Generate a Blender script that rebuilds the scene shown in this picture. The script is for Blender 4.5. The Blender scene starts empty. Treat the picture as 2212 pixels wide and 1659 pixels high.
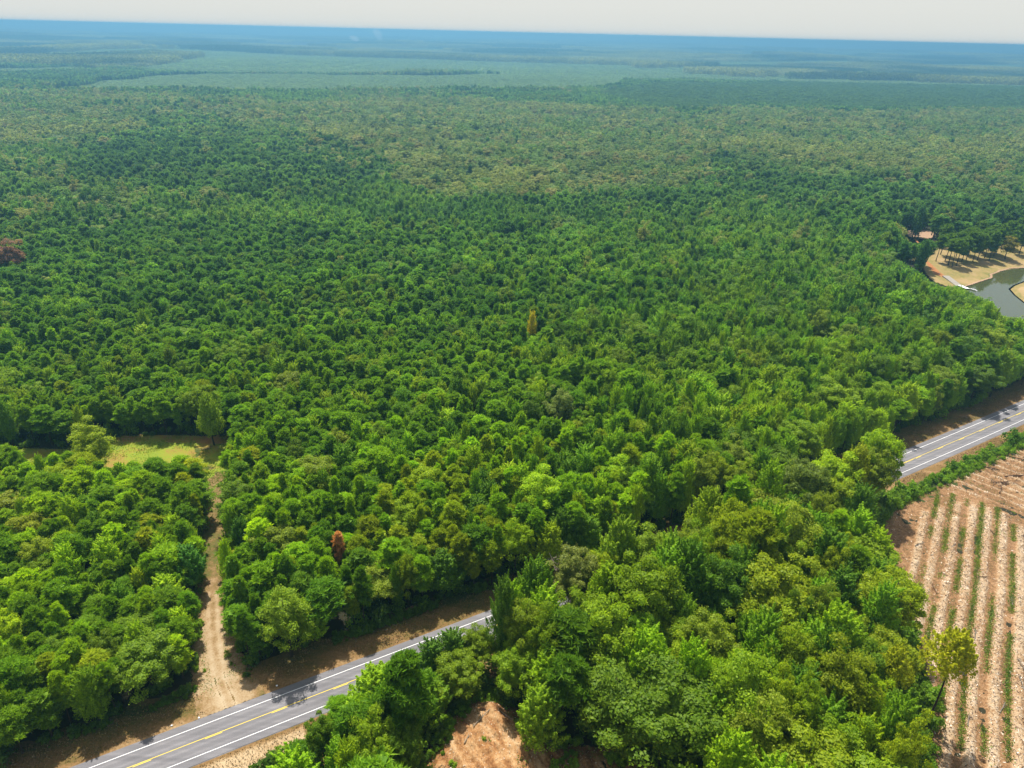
import bpy, math, random
import numpy as np
from mathutils import Matrix, Vector

S = bpy.context.scene
C = S.collection
R_ = math.radians

# ------------------------------------------------------------------ camera
H = 120.0                      # the drone hovers 120 m above the road
F, PITCH, ROLL = 1533.6, 26.33, 1.4    # focal length in pixels of a 2212 px wide frame
cam_d = bpy.data.cameras.new('camera')
cam = bpy.data.objects.new('camera', cam_d)
C.objects.link(cam)
cam_d.sensor_width = 36.0
cam_d.lens = 36.0 * F / 2212.0
cam_d.clip_start = 1.0
cam_d.clip_end = 90000.0
CM = Matrix.Rotation(R_(90 - PITCH), 4, 'X') @ Matrix.Rotation(R_(ROLL), 4, 'Z')
cam.matrix_world = Matrix.Translation((0, 0, H)) @ CM
S.camera = cam
CR = np.array(CM.to_3x3())

def P(x, y, z=0.0):
    d = CR @ np.array([(x - 1106) / F, -(y - 829.5) / F, -1.0])
    t = (z - H) / d[2]
    return float(d[0] * t), float(d[1] * t)

def PX(X, Y, Z):
    v = np.stack([X, Y, np.asarray(Z) - H], -1) @ CR
    return 1106 + F * v[..., 0] / -v[..., 2], 829.5 - F * v[..., 1] / -v[..., 2], -v[..., 2]

# ------------------------------------------------------------------ sky, sun, exposure
SUN_DIR = Vector((0.16, -0.50, -1.0)).normalized()      # the way the light travels
sun_el = math.asin(-SUN_DIR.z)
sun_az = math.atan2(-SUN_DIR.x, -SUN_DIR.y)              # clockwise from +Y
world = bpy.data.worlds.new('World')
S.world = world
world.use_nodes = True
wn, wl = world.node_tree.nodes, world.node_tree.links
wn.clear()
sky = wn.new('ShaderNodeTexSky')
sky.sky_type = 'NISHITA'
sky.sun_disc = False
sky.sun_elevation = sun_el
sky.sun_rotation = sun_az
sky.air_density, sky.dust_density, sky.ozone_density = 1.0, 4.0, 1.0
tcw = wn.new('ShaderNodeTexCoord')
sep = wn.new('ShaderNodeSeparateXYZ')
wl.new(tcw.outputs['Generated'], sep.inputs[0])
# thin high cloud: solid near the horizon, broken overhead
cn = wn.new('ShaderNodeTexNoise'); cn.inputs['Scale'].default_value = 2.2; cn.inputs['Detail'].default_value = 6
mpw = wn.new('ShaderNodeMapping'); mpw.inputs['Scale'].default_value = (1, 1, 3)
wl.new(tcw.outputs['Generated'], mpw.inputs[0]); wl.new(mpw.outputs[0], cn.inputs['Vector'])
cr = wn.new('ShaderNodeMapRange'); cr.inputs['From Min'].default_value = 0.42; cr.inputs['From Max'].default_value = 0.62
cr.inputs['To Min'].default_value = 0.25; cr.inputs['To Max'].default_value = 0.9
wl.new(cn.outputs['Fac'], cr.inputs['Value'])
hz = wn.new('ShaderNodeMapRange'); hz.inputs['From Min'].default_value = 0.10; hz.inputs['From Max'].default_value = 0.45
hz.inputs['To Min'].default_value = 1.0; hz.inputs['To Max'].default_value = 0.0
wl.new(sep.outputs['Z'], hz.inputs['Value'])
mx = wn.new('ShaderNodeMath'); mx.operation = 'MAXIMUM'
wl.new(cr.outputs[0], mx.inputs[0]); wl.new(hz.outputs[0], mx.inputs[1])
mul = wn.new('ShaderNodeMath'); mul.operation = 'MULTIPLY'; mul.inputs[1].default_value = 0.93
wl.new(mx.outputs[0], mul.inputs[0])
mixw = wn.new('ShaderNodeMix'); mixw.data_type = 'RGBA'
wl.new(mul.outputs[0], mixw.inputs['Factor'])
wl.new(sky.outputs[0], mixw.inputs['A'])
SKY_STRENGTH = 0.10
CLOUD = 3.75
mixw.inputs['B'].default_value = (CLOUD * 0.98, CLOUD, CLOUD * 0.955, 1)
bg = wn.new('ShaderNodeBackground'); bg.inputs['Strength'].default_value = SKY_STRENGTH
wl.new(mixw.outputs['Result'], bg.inputs['Color'])
wo = wn.new('ShaderNodeOutputWorld'); wl.new(bg.outputs[0], wo.inputs['Surface'])

sun_d = bpy.data.lights.new('sun', 'SUN')
sun_d.energy = 4.6
sun_d.angle = R_(0.9)
sun_d.color = (1.0, 0.96, 0.88)
sun = bpy.data.objects.new('sun', sun_d)
C.objects.link(sun)
sun.rotation_euler = SUN_DIR.to_track_quat('-Z', 'Y').to_euler()
sun.location = (0, 300, 400)

S.view_settings.view_transform = 'Standard'
S.view_settings.look = 'None'
S.view_settings.gamma = 1.0
S.view_settings.exposure = 1.1
S.render.engine = 'CYCLES'
S.cycles.max_bounces = 8
S.cycles.diffuse_bounces = 5
S.cycles.transmission_bounces = 3
S.cycles.volume_bounces = 1
S.cycles.use_denoising = True
try:
    S.cycles.denoiser = 'OPENIMAGEDENOISE'
    S.cycles.denoising_prefilter = 'ACCURATE'
except Exception:
    pass
S.cycles.use_adaptive_sampling = True
S.cycles.adaptive_threshold = 0.01

# ------------------------------------------------------------------ helpers
rng = np.random.default_rng(7)
random.seed(7)

def hash2(ix, iy, seed=0):
    h = (ix.astype(np.int64) * 374761393 + iy.astype(np.int64) * 668265263 + seed * 1442695041) & 0x7fffffff
    h = ((h ^ (h >> 13)) * 1274126177) & 0x7fffffff
    return ((h ^ (h >> 16)) & 0xffff) / 65535.0

def vnoise(x, y, s, seed=0):
    x = np.asarray(x, float) / s; y = np.asarray(y, float) / s
    ix, iy = np.floor(x), np.floor(y)
    fx, fy = x - ix, y - iy
    fx = fx * fx * (3 - 2 * fx); fy = fy * fy * (3 - 2 * fy)
    a, b = hash2(ix, iy, seed), hash2(ix + 1, iy, seed)
    c, d = hash2(ix, iy + 1, seed), hash2(ix + 1, iy + 1, seed)
    return (a * (1 - fx) + b * fx) * (1 - fy) + (c * (1 - fx) + d * fx) * fy

def fbm(x, y, s, seed=0, o=3):
    t, a, n = 0, 1.0, 0
    for k in range(o):
        t = t + a * vnoise(x, y, s / 2 ** k, seed + k * 17); n += a; a *= 0.5
    return t / n

def inpoly(x, y, poly):
    x = np.asarray(x, float); y = np.asarray(y, float)
    r = np.zeros(x.shape, bool)
    for i in range(len(poly)):
        x0, y0 = poly[i]; x1, y1 = poly[i - 1]
        c = ((y0 > y) != (y1 > y))
        with np.errstate(divide='ignore', invalid='ignore'):
            r ^= c & (x < (x1 - x0) * (y - y0) / (y1 - y0 + 1e-12) + x0)
    return r

def polydist(x, y, line, closed=False):
    x = np.asarray(x, float); y = np.asarray(y, float)
    best = np.full(x.shape, 1e9)
    n = len(line)
    for i in range(n if closed else n - 1):
        x0, y0 = line[i]; x1, y1 = line[(i + 1) % n]
        dx, dy = x1 - x0, y1 - y0
        t = np.clip(((x - x0) * dx + (y - y0) * dy) / (dx * dx + dy * dy), 0, 1)
        best = np.minimum(best, np.hypot(x - x0 - t * dx, y - y0 - t * dy))
    return best

def link(name, me, mats=None, parent=None):
    o = bpy.data.objects.new(name, me)
    C.objects.link(o)
    if mats:
        for m in mats: me.materials.append(m)
    if parent: o.parent = parent
    return o

def tag(o, label=None, cat=None, group=None, kind=None):
    if label: o['label'] = label
    if cat: o['category'] = cat
    if group: o['group'] = group
    if kind: o['kind'] = kind
    return o

def mesh_np(name, verts, faces, mat=None, attrs=None, smooth=False):
    """verts N×3, faces M×k (k constant) or a list of such arrays; attrs: name -> per-vertex floats"""
    fl = faces if isinstance(faces, list) else [faces]
    fl = [np.asarray(f, np.int32) for f in fl if len(f)]
    me = bpy.data.meshes.new(name)
    verts = np.asarray(verts, np.float32)
    me.vertices.add(len(verts))
    me.vertices.foreach_set('co', verts.ravel())
    loops = np.concatenate([f.ravel() for f in fl])
    tot = np.concatenate([np.full(len(f), f.shape[1], np.int32) for f in fl])
    start = np.concatenate([[0], np.cumsum(tot)[:-1]]).astype(np.int32)
    me.loops.add(len(loops)); me.loops.foreach_set('vertex_index', loops)
    me.polygons.add(len(tot))
    me.polygons.foreach_set('loop_start', start)
    me.polygons.foreach_set('loop_total', tot)
    if mat is not None: me.polygons.foreach_set('material_index', np.asarray(mat, np.int32))
    me.polygons.foreach_set('use_smooth', np.full(len(tot), smooth))
    for k, v in (attrs or {}).items():
        a = me.attributes.new(k, 'FLOAT', 'POINT'); a.data.foreach_set('value', np.asarray(v, np.float32))
    me.update(calc_edges=True)
    return me

def unit(v):
    return v / (np.linalg.norm(v, axis=-1, keepdims=True) + 1e-9)

# ------------------------------------------------------------------ materials
def new_mat(name):
    m = bpy.data.materials.new(name); m.use_nodes = True
    m.node_tree.nodes.clear()
    return m, m.node_tree.nodes, m.node_tree.links

def ramp(n, pts):
    r = n.new('ShaderNodeValToRGB')
    e = r.color_ramp.elements
    e[0].position, e[0].color = pts[0][0], (*pts[0][1], 1)
    e[1].position, e[1].color = pts[-1][0], (*pts[-1][1], 1)
    for p, c in pts[1:-1]:
        q = e.new(p); q.color = (*c, 1)
    return r

def leaf_material(name, gloss=0.35, transl=0.34):
    m, n, l = new_mat(name)
    at = n.new('ShaderNodeAttribute'); at.attribute_type = 'INSTANCER'; at.attribute_name = 'tint'
    lv = n.new('ShaderNodeAttribute'); lv.attribute_name = 'leafv'
    mr = n.new('ShaderNodeMapRange'); mr.inputs['To Min'].default_value = 0.72; mr.inputs['To Max'].default_value = 1.32
    l.new(lv.outputs['Fac'], mr.inputs['Value'])
    sc = n.new('ShaderNodeVectorMath'); sc.operation = 'SCALE'
    l.new(at.outputs['Color'], sc.inputs[0]); l.new(mr.outputs[0], sc.inputs['Scale'])
    hs = n.new('ShaderNodeHueSaturation')
    hm = n.new('ShaderNodeMapRange'); hm.inputs['To Min'].default_value = 0.512; hm.inputs['To Max'].default_value = 0.486
    l.new(lv.outputs['Fac'], hm.inputs['Value']); l.new(hm.outputs[0], hs.inputs['Hue'])
    l.new(sc.outputs[0], hs.inputs['Color'])
    b = n.new('ShaderNodeBsdfPrincipled'); b.inputs['Roughness'].default_value = 0.55
    b.inputs['Specular IOR Level'].default_value = gloss
    l.new(hs.outputs[0], b.inputs['Base Color'])
    t = n.new('ShaderNodeBsdfTranslucent')
    tc = n.new('ShaderNodeMix'); tc.data_type = 'RGBA'; tc.blend_type = 'MULTIPLY'; tc.inputs['Factor'].default_value = 1
    tc.inputs['B'].default_value = (1.5, 1.45, 0.7, 1)
    l.new(hs.outputs[0], tc.inputs['A']); l.new(tc.outputs['Result'], t.inputs['Color'])
    ms = n.new('ShaderNodeMixShader'); ms.inputs[0].default_value = transl
    l.new(b.outputs[0], ms.inputs[1]); l.new(t.outputs[0], ms.inputs[2])
    o = n.new('ShaderNodeOutputMaterial'); l.new(ms.outputs[0], o.inputs[0])
    return m

def plain_leaf(name, c1, c2, scale=0.8):
    m, n, l = new_mat(name)
    g = n.new('ShaderNodeNewGeometry')
    nz = n.new('ShaderNodeTexNoise'); nz.inputs['Scale'].default_value = scale; nz.inputs['Detail'].default_value = 3
    l.new(g.outputs['Position'], nz.inputs['Vector'])
    r = ramp(n, [(0.38, c1), (0.62, c2)]); l.new(nz.outputs['Fac'], r.inputs[0])
    b = n.new('ShaderNodeBsdfPrincipled'); b.inputs['Roughness'].default_value = 0.6
    l.new(r.outputs[0], b.inputs['Base Color'])
    t = n.new('ShaderNodeBsdfTranslucent'); l.new(r.outputs[0], t.inputs['Color'])
    ms = n.new('ShaderNodeMixShader'); ms.inputs[0].default_value = 0.3
    l.new(b.outputs[0], ms.inputs[1]); l.new(t.outputs[0], ms.inputs[2])
    o = n.new('ShaderNodeOutputMaterial'); l.new(ms.outputs[0], o.inputs[0])
    return m

def soil(name, stops, scale=0.5, fine=6.0, bump=0.25, rough=0.95, attr=None, stretch=None, fmix=0.35, dim=(0.56, 0.52, 0.46)):
    """stops along a noise; optional vertex attribute shifts the noise"""
    m, n, l = new_mat(name)
    g = n.new('ShaderNodeNewGeometry')
    vec = g.outputs['Position']
    if stretch:
        mp = n.new('ShaderNodeMapping'); mp.inputs['Rotation'].default_value = (0, 0, stretch[0]); mp.inputs['Scale'].default_value = stretch[1]
        l.new(vec, mp.inputs[0]); vec = mp.outputs[0]
    a = n.new('ShaderNodeTexNoise'); a.inputs['Scale'].default_value = scale; a.inputs['Detail'].default_value = 7; a.inputs['Roughness'].default_value = 0.65
    l.new(vec, a.inputs['Vector'])
    b = n.new('ShaderNodeTexNoise'); b.inputs['Scale'].default_value = fine; b.inputs['Detail'].default_value = 4
    l.new(g.outputs['Position'], b.inputs['Vector'])
    mxx = n.new('ShaderNodeMix'); mxx.inputs['Factor'].default_value = fmix
    l.new(a.outputs['Fac'], mxx.inputs['A']); l.new(b.outputs['Fac'], mxx.inputs['B'])
    fac = mxx.outputs['Result']
    if attr:
        at = n.new('ShaderNodeAttribute'); at.attribute_name = attr[0]
        ma = n.new('ShaderNodeMath'); ma.operation = 'MULTIPLY_ADD'; ma.inputs[1].default_value = attr[1]
        l.new(at.outputs['Fac'], ma.inputs[0]); l.new(fac, ma.inputs[2]); fac = ma.outputs[0]
    r = ramp(n, [(q, tuple(c * w for c, w in zip(col, dim))) for q, col in stops]); l.new(fac, r.inputs[0])
    p = n.new('ShaderNodeBsdfPrincipled'); p.inputs['Roughness'].default_value = rough
    p.inputs['Specular IOR Level'].default_value = 0.2
    l.new(r.outputs[0], p.inputs['Base Color'])
    bu = n.new('ShaderNodeBump'); bu.inputs['Strength'].default_value = bump; bu.inputs['Distance'].default_value = 0.3
    l.new(mxx.outputs['Result'], bu.inputs['Height']); l.new(bu.outputs[0], p.inputs['Normal'])
    o = n.new('ShaderNodeOutputMaterial'); l.new(p.outputs[0], o.inputs[0])
    return m

M_leaf = leaf_material('leaf_broad', 0.16, 0.50)
M_needle = leaf_material('leaf_needle', 0.10, 0.46)
M_bark = soil('bark', [(0.3, (0.035, 0.026, 0.02)), (0.7, (0.11, 0.085, 0.065))], 1.5, 8, 0.4)
M_palebark = soil('pale_bark', [(0.3, (0.12, 0.10, 0.085)), (0.7, (0.34, 0.31, 0.27))], 1.5, 8, 0.4)
M_floor = soil('forest_floor', [(0.3, (0.018, 0.022, 0.010)), (0.5, (0.035, 0.034, 0.016)), (0.7, (0.05, 0.062, 0.02))], 0.12, 1.6, 0.6)
M_verge = soil('dry_verge', [(0.25, (0.055, 0.085, 0.018)), (0.38, (0.16, 0.125, 0.035)), (0.50, (0.27, 0.165, 0.07)), (0.62, (0.40, 0.28, 0.15)), (0.78, (0.60, 0.47, 0.31))],
               0.16, 2.2, 0.5, attr=('u', 1.0), stretch=(-R_(30), (0.45, 1.3, 1)))
M_clear = soil('clearing_grass', [(0.36, (0.36, 0.20, 0.08)), (0.46, (0.34, 0.28, 0.05)), (0.54, (0.28, 0.36, 0.03)), (0.7, (0.18, 0.30, 0.02))], 0.12, 2.0, 0.5, attr=('u', 1.0))
M_track = soil('dirt_track', [(0.25, (0.10, 0.14, 0.025)), (0.40, (0.20, 0.15, 0.05)), (0.50, (0.33, 0.22, 0.11)), (0.62, (0.45, 0.34, 0.21)), (0.8, (0.55, 0.46, 0.33))], 0.4, 3.0, 0.5, attr=('u', 1.0))
M_field = soil('cleared_field', [(0.22, (0.09, 0.12, 0.02)), (0.34, (0.20, 0.11, 0.05)), (0.46, (0.36, 0.21, 0.10)), (0.58, (0.48, 0.35, 0.21)), (0.75, (0.62, 0.52, 0.38))],
               0.9, 3.4, 1.0, attr=('u', 1.25), fmix=0.5, dim=(0.61, 0.57, 0.54))
M_mound = soil('dirt_mound', [(0.28, (0.10, 0.075, 0.03)), (0.4, (0.28, 0.14, 0.06)), (0.52, (0.45, 0.27, 0.13)), (0.64, (0.58, 0.42, 0.25)), (0.8, (0.68, 0.58, 0.44))],
               0.45, 2.6, 1.0, attr=('u', 1.0), fmix=0.4, dim=(0.54, 0.45, 0.35))
M_sand = soil('bare_sand', [(0.3, (0.42, 0.27, 0.18)), (0.7, (0.58, 0.42, 0.30))], 0.1, 1.0, 0.2)
M_red = soil('red_clay', [(0.3, (0.42, 0.17, 0.06)), (0.7, (0.55, 0.27, 0.11))], 0.3, 1.5, 0.2)
M_slope = soil('tan_grass', [(0.3, (0.16, 0.20, 0.05)), (0.45, (0.34, 0.28, 0.10)), (0.6, (0.46, 0.34, 0.17)), (0.75, (0.52, 0.40, 0.22))], 0.10, 1.0, 0.3, attr=('u', 1.0))
M_concrete = soil('concrete', [(0.3, (0.36, 0.35, 0.34)), (0.7, (0.48, 0.46, 0.44))], 0.6, 4, 0.1)
M_wood = soil('weathered_wood', [(0.3, (0.42, 0.38, 0.33)), (0.7, (0.62, 0.58, 0.52))], 2.0, 9, 0.2)
M_log = soil('log_bark', [(0.3, (0.22, 0.17, 0.13)), (0.7, (0.50, 0.45, 0.38))], 1.4, 7, 0.4)
M_brush = soil('dead_brush', [(0.3, (0.07, 0.04, 0.025)), (0.7, (0.24, 0.15, 0.10))], 1.4, 7, 0.4)
m, n, l = new_mat('wood_debris'); M_chip = m
_a = n.new('ShaderNodeAttribute'); _a.attribute_name = 'leafv'
_r = ramp(n, [(0.0, (0.035, 0.018, 0.012)), (0.3, (0.11, 0.055, 0.03)), (0.55, (0.30, 0.20, 0.11)), (0.75, (0.48, 0.37, 0.26)), (1.0, (0.66, 0.58, 0.48))]); l.new(_a.outputs['Fac'], _r.inputs[0])
_p = n.new('ShaderNodeBsdfPrincipled'); _p.inputs['Roughness'].default_value = 0.9; l.new(_r.outputs[0], _p.inputs['Base Color'])
l.new(_p.outputs[0], n.new('ShaderNodeOutputMaterial').inputs[0])
M_weed = plain_leaf('weeds', (0.09, 0.19, 0.008), (0.20, 0.27, 0.012), 0.35)
M_white = soil('line_white', [(0.3, (0.62, 0.61, 0.60)), (0.7, (0.82, 0.81, 0.80))], 0.8, 6, 0.05, 0.7, dim=(0.8, 0.8, 0.8))
M_yellow = soil('line_yellow', [(0.3, (0.70, 0.50, 0.02)), (0.7, (0.88, 0.66, 0.03))], 0.8, 6, 0.05, 0.7, dim=(0.8, 0.8, 0.8))
M_whitepaint = soil('white_paint', [(0.3, (0.72, 0.72, 0.72)), (0.7, (0.82, 0.82, 0.82))], 0.8, 6, 0.05, 0.6, dim=(0.85, 0.85, 0.85))

# asphalt: wheel tracks along the lanes through the attribute u (0 edge .. across)
m, n, l = new_mat('asphalt'); M_asphalt = m
g = n.new('ShaderNodeNewGeometry')
mp = n.new('ShaderNodeMapping'); mp.inputs['Rotation'].default_value = (0, 0, -R_(30.3)); mp.inputs['Scale'].default_value = (0.04, 1.3, 1)
l.new(g.outputs['Position'], mp.inputs[0])
n1 = n.new('ShaderNodeTexNoise'); n1.inputs['Scale'].default_value = 1.0; n1.inputs['Detail'].default_value = 4; l.new(mp.outputs[0], n1.inputs['Vector'])
n2 = n.new('ShaderNodeTexNoise'); n2.inputs['Scale'].default_value = 7.0; n2.inputs['Detail'].default_value = 4; l.new(g.outputs['Position'], n2.inputs['Vector'])
n3 = n.new('ShaderNodeTexNoise'); n3.inputs['Scale'].default_value = 0.13; n3.inputs['Detail'].default_value = 4; l.new(g.outputs['Position'], n3.inputs['Vector'])
mm = n.new('ShaderNodeMix'); mm.inputs['Factor'].default_value = 0.3; l.new(n1.outputs['Fac'], mm.inputs['A']); l.new(n2.outputs['Fac'], mm.inputs['B'])
m2 = n.new('ShaderNodeMix'); m2.inputs['Factor'].default_value = 0.3; l.new(mm.outputs['Result'], m2.inputs['A']); l.new(n3.outputs['Fac'], m2.inputs['B'])
at = n.new('ShaderNodeAttribute'); at.attribute_name = 'u'
ma = n.new('ShaderNodeMath'); ma.operation = 'MULTIPLY_ADD'; ma.inputs[1].default_value = 1.0
l.new(at.outputs['Fac'], ma.inputs[0]); l.new(m2.outputs['Result'], ma.inputs[2])
r = ramp(n, [(0.28, (0.082, 0.078, 0.083)), (0.5, (0.122, 0.116, 0.122)), (0.7, (0.185, 0.175, 0.180))]); l.new(ma.outputs[0], r.inputs[0])
p = n.new('ShaderNodeBsdfPrincipled'); p.inputs['Roughness'].default_value = 0.85; p.inputs['Specular IOR Level'].default_value = 0.3
l.new(r.outputs[0], p.inputs['Base Color'])
o = n.new('ShaderNodeOutputMaterial'); l.new(p.outputs[0], o.inputs[0])

m, n, l = new_mat('pond_water'); M_water = m
p = n.new('ShaderNodeBsdfPrincipled'); p.inputs['Base Color'].default_value = (0.045, 0.05, 0.018, 1); p.inputs['Roughness'].default_value = 0.04
p.inputs['IOR'].default_value = 1.33; p.inputs['Specular IOR Level'].default_value = 0.9
g = n.new('ShaderNodeNewGeometry')
nz = n.new('ShaderNodeTexNoise'); nz.inputs['Scale'].default_value = 0.6; nz.inputs['Detail'].default_value = 4; l.new(g.outputs['Position'], nz.inputs['Vector'])
bu = n.new('ShaderNodeBump'); bu.inputs['Strength'].default_value = 0.05; bu.inputs['Distance'].default_value = 0.2
l.new(nz.outputs['Fac'], bu.inputs['Height']); l.new(bu.outputs[0], p.inputs['Normal'])
o = n.new('ShaderNodeOutputMaterial'); l.new(p.outputs[0], o.inputs[0])

# ------------------------------------------------------------------ the plan of the place (metres)
ANG = R_(30.3)
E1 = np.array([math.cos(ANG), math.sin(ANG)]); N1 = np.array([-E1[1], E1[0]])
def to_uv(x, y):
    return x * E1[0] + y * E1[1], x * N1[0] + y * N1[1]
def from_uv(u, v):
    return u * E1[0] + v * N1[0], u * E1[1] + v * N1[1]
_rc = np.polyfit([-60, -22, 15, 55, 120, 195, 285, 400], [106.2, 105.6, 105.0, 104.2, 103.3, 103.0, 104.3, 108.0], 4)
def road_v(u): return np.polyval(_rc, u)

TRACK = [(-51.5, 92.5), (-54.5, 97.5), (-57.5, 101.5), (-61.1, 108.2), (-65.2, 117.2), (-68.7, 125.8), (-72.6, 138.7), (-76.4, 149.6), (-80.8, 161.6), (-85.8, 172.8), (-91.0, 186.0), (-95.0, 193.6)]
CLEARING = [(-190, 189), (-140, 189), (-126, 198), (-92, 199.5), (-84, 192), (-83.5, 180), (-82, 170), (-100, 166), (-116, 163.5), (-160, 176), (-190, 176)]
MOUND = [(-15, 84), (-12.5, 92.5), (-7, 100.5), (-1, 101.5), (5.5, 93.5), (12, 90.5), (21, 88.5), (34, 84), (38, 50), (-24, 50)]
FIELD_L = [(118, 175), (110.5, 168.5), (99.5, 156), (96, 140), (93, 124), (87.5, 103), (80, 90), (70, 72), (52, 50)]
FIELD = FIELD_L + [(260, 50), (260, 262), (200, 222.5), (173.8, 207), (147.3, 191), (131, 181)]
WATER = [(345, 436), (304.6, 414.8), (296, 412.9), (287.2, 407.6), (276.9, 399.7), (273.5, 393.4), (264.9, 387.6), (253.4, 379.4), (247.8, 375.8),
         (241, 374), (234, 366), (230, 352), (233, 338), (241, 326), (252, 316), (268, 308), (300, 300), (345, 292),
         (345, 352), (300, 338), (272, 340), (264, 351), (266.8, 364.1), (270.3, 374.3), (277, 381), (288.5, 389.5), (345, 424)]
SLOPE = [(345, 436), (304.6, 414.8), (287.2, 407.6), (273.5, 393.4), (253.4, 379.4), (247.8, 375.8), (238, 374), (233, 384), (236, 398), (241, 412), (248, 424), (254, 440), (262, 450),
         (300, 463), (345, 474)]
PENIN = [(345, 352), (300, 338), (272, 340), (264, 351), (266.8, 364.1), (270.3, 374.3), (277, 381), (288.5, 389.5), (345, 424)]
SAND = [(266.5, 480), (270, 492), (277, 501.5), (286, 505), (295, 502), (292, 491), (284, 480), (275, 472.5)]
OPEN_PARK = [(238, 396), (242, 424), (250, 450), (258, 474), (266, 478), (264, 455), (300, 466), (350, 478), (350, 440), (320, 436), (300, 430), (270, 418), (252, 402)]
PLANT = [[P(*q) for q in L] for L in (
    [(150, 201), (300, 166), (560, 168), (900, 172), (1180, 168), (1420, 160), (1500, 172), (1330, 192), (1230, 200), (850, 202)],
    [(260, 158), (420, 133), (880, 140), (1100, 147), (1600, 148), (1530, 156), (1100, 163), (700, 166), (400, 162)],
    [(1480, 264), (1270, 222), (1290, 204), (1500, 190), (1800, 186), (2300, 186), (2300, 250), (1900, 250)],
    [(1640, 166), (1900, 158), (1960, 166), (1800, 170)], [(-150, 117), (200, 115), (330, 121), (120, 130), (-150, 133)],
    [(1500, 135), (2350, 142), (2350, 150), (1900, 147), (1500, 142)], [(300, 103), (900, 105), (1100, 112), (700, 114), (300, 110)], [(1200, 117), (1700, 117), (2000, 124), (1500, 126)],
    [(-100, 146), (150, 144), (240, 150), (60, 158), (-100, 160)])]

def clear_mask(x, y):
    """True where no tree stands"""
    u, v = to_uv(x, y)
    dv = v - road_v(u)
    wob = 1.6 * (vnoise(x, y, 9, 5) - 0.5)
    south = np.interp(u, [-60, 0, 22, 34, 60, 175, 190, 196], [13.0, 12.0, 10.5, 8.5, 7.5, 7.5, 8.0, 8.5])
    m = (dv < np.interp(u, [55, 75, 160, 180], [12.6, 9.6, 9.6, 12.6]) + wob) & (dv > -south + wob)
    m |= polydist(x, y, TRACK) < np.interp(y, [90, 104, 112, 200], [5.8, 4.6, 3.7, 3.4]) + wob * 0.6
    m |= inpoly(x, y, CLEARING)
    m |= inpoly(x, y, MOUND)
    m |= inpoly(x + 2.4, y - 0.4, FIELD) | inpoly(x, y, FIELD) | ((u > 185) & (dv < 0) & (dv > -60))
    m |= inpoly(x, y, WATER) | (polydist(x, y, WATER, True) < 4)
    m |= inpoly(x, y, SLOPE) | inpoly(x, y, PENIN) | inpoly(x, y, SAND) | inpoly(x, y, OPEN_PARK)
    # ground the photo sees in front of the sand
    #m |= inpoly(x, y, [(228, 412), (268, 482), (296, 500), (262, 420)])
    return m

def ground_z(x, y):
    d = np.hypot(x, y)
    k = np.clip((d - 620) / 1500, 0, 1)
    k2 = np.clip((d - 5000) / 12000, 0, 1)
    return k * (fbm(x, y, 900, 40, 2) - 0.5) * 30 + k2 * (fbm(x, y * 0.7, 4200, 60, 3) - 0.42) * 110

# ------------------------------------------------------------------ tree shapes
def quads_from(cen, nor, size, asp=1.0, tang=None, kite=0.0):
    n = len(cen)
    nor = unit(nor)
    t = rng.normal(size=(n, 3)) if tang is None else tang
    t = unit(t - nor * (t * nor).sum(1, keepdims=True))
    b = np.cross(nor, t)
    s = np.asarray(size).reshape(-1, 1) * np.ones((n, 1))
    a = s * t; bb = s * asp * b
    v = np.stack([cen - a, cen + bb * 0.9 - a * kite, cen + a, cen - bb * 0.9 - a * kite], 1)
    return v.reshape(-1, 3), np.arange(4 * n).reshape(-1, 4)

def rand_dirs(n, up=0.0):
    d = unit(rng.normal(size=(n, 3)))
    d[:, 2] += up
    return unit(d)

def tube(pts, rad, k=6):
    pts = np.asarray(pts, float); V = []; Fa = []
    for i, pnt in enumerate(pts):
        d = pts[min(i + 1, len(pts) - 1)] - pts[max(i - 1, 0)]; d = d / (np.linalg.norm(d) + 1e-9)
        a = np.cross(d, [0, 1, 0] if abs(d[1]) < 0.8 else [1, 0, 0]); a /= np.linalg.norm(a); b = np.cross(d, a)
        for j in range(k):
            t = 2 * math.pi * j / k
            V.append(pnt + rad[i] * (math.cos(t) * a + math.sin(t) * b))
    for i in range(len(pts) - 1):
        for j in range(k):
            Fa.append((i * k + j, i * k + (j + 1) % k, (i + 1) * k + (j + 1) % k, (i + 1) * k + j))
    V.append(pts[-1]); c = len(V) - 1; q = (len(pts) - 1) * k
    T = [(q + j, q + (j + 1) % k, c, c) for j in range(k)]
    return np.array(V), np.array(Fa), np.array([t[:3] for t in T])

class Acc:
    def __init__(s): s.v = []; s.q = []; s.t = []; s.n = 0; s.a = []
    def add(s, v, q=None, t=None, a=0.5):
        if q is not None and len(q): s.q.append(np.asarray(q) + s.n)
        if t is not None and len(t): s.t.append(np.asarray(t) + s.n)
        s.v.append(v); s.n += len(v); s.a.append(np.ones(len(v)) * a)
    def mesh(s, name, attr='leafv', smooth=False):
        fs = []
        if s.q: fs.append(np.concatenate(s.q))
        if s.t: fs.append(np.concatenate(s.t))
        return mesh_np(name, np.concatenate(s.v), fs, attrs={attr: np.concatenate(s.a)}, smooth=smooth)

def leaves(acc, cen, nor, size, **k):
    v, f = quads_from(cen, nor, size, **k)
    acc.add(v, f, a=np.repeat(rng.random(len(cen)), 4))

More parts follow.
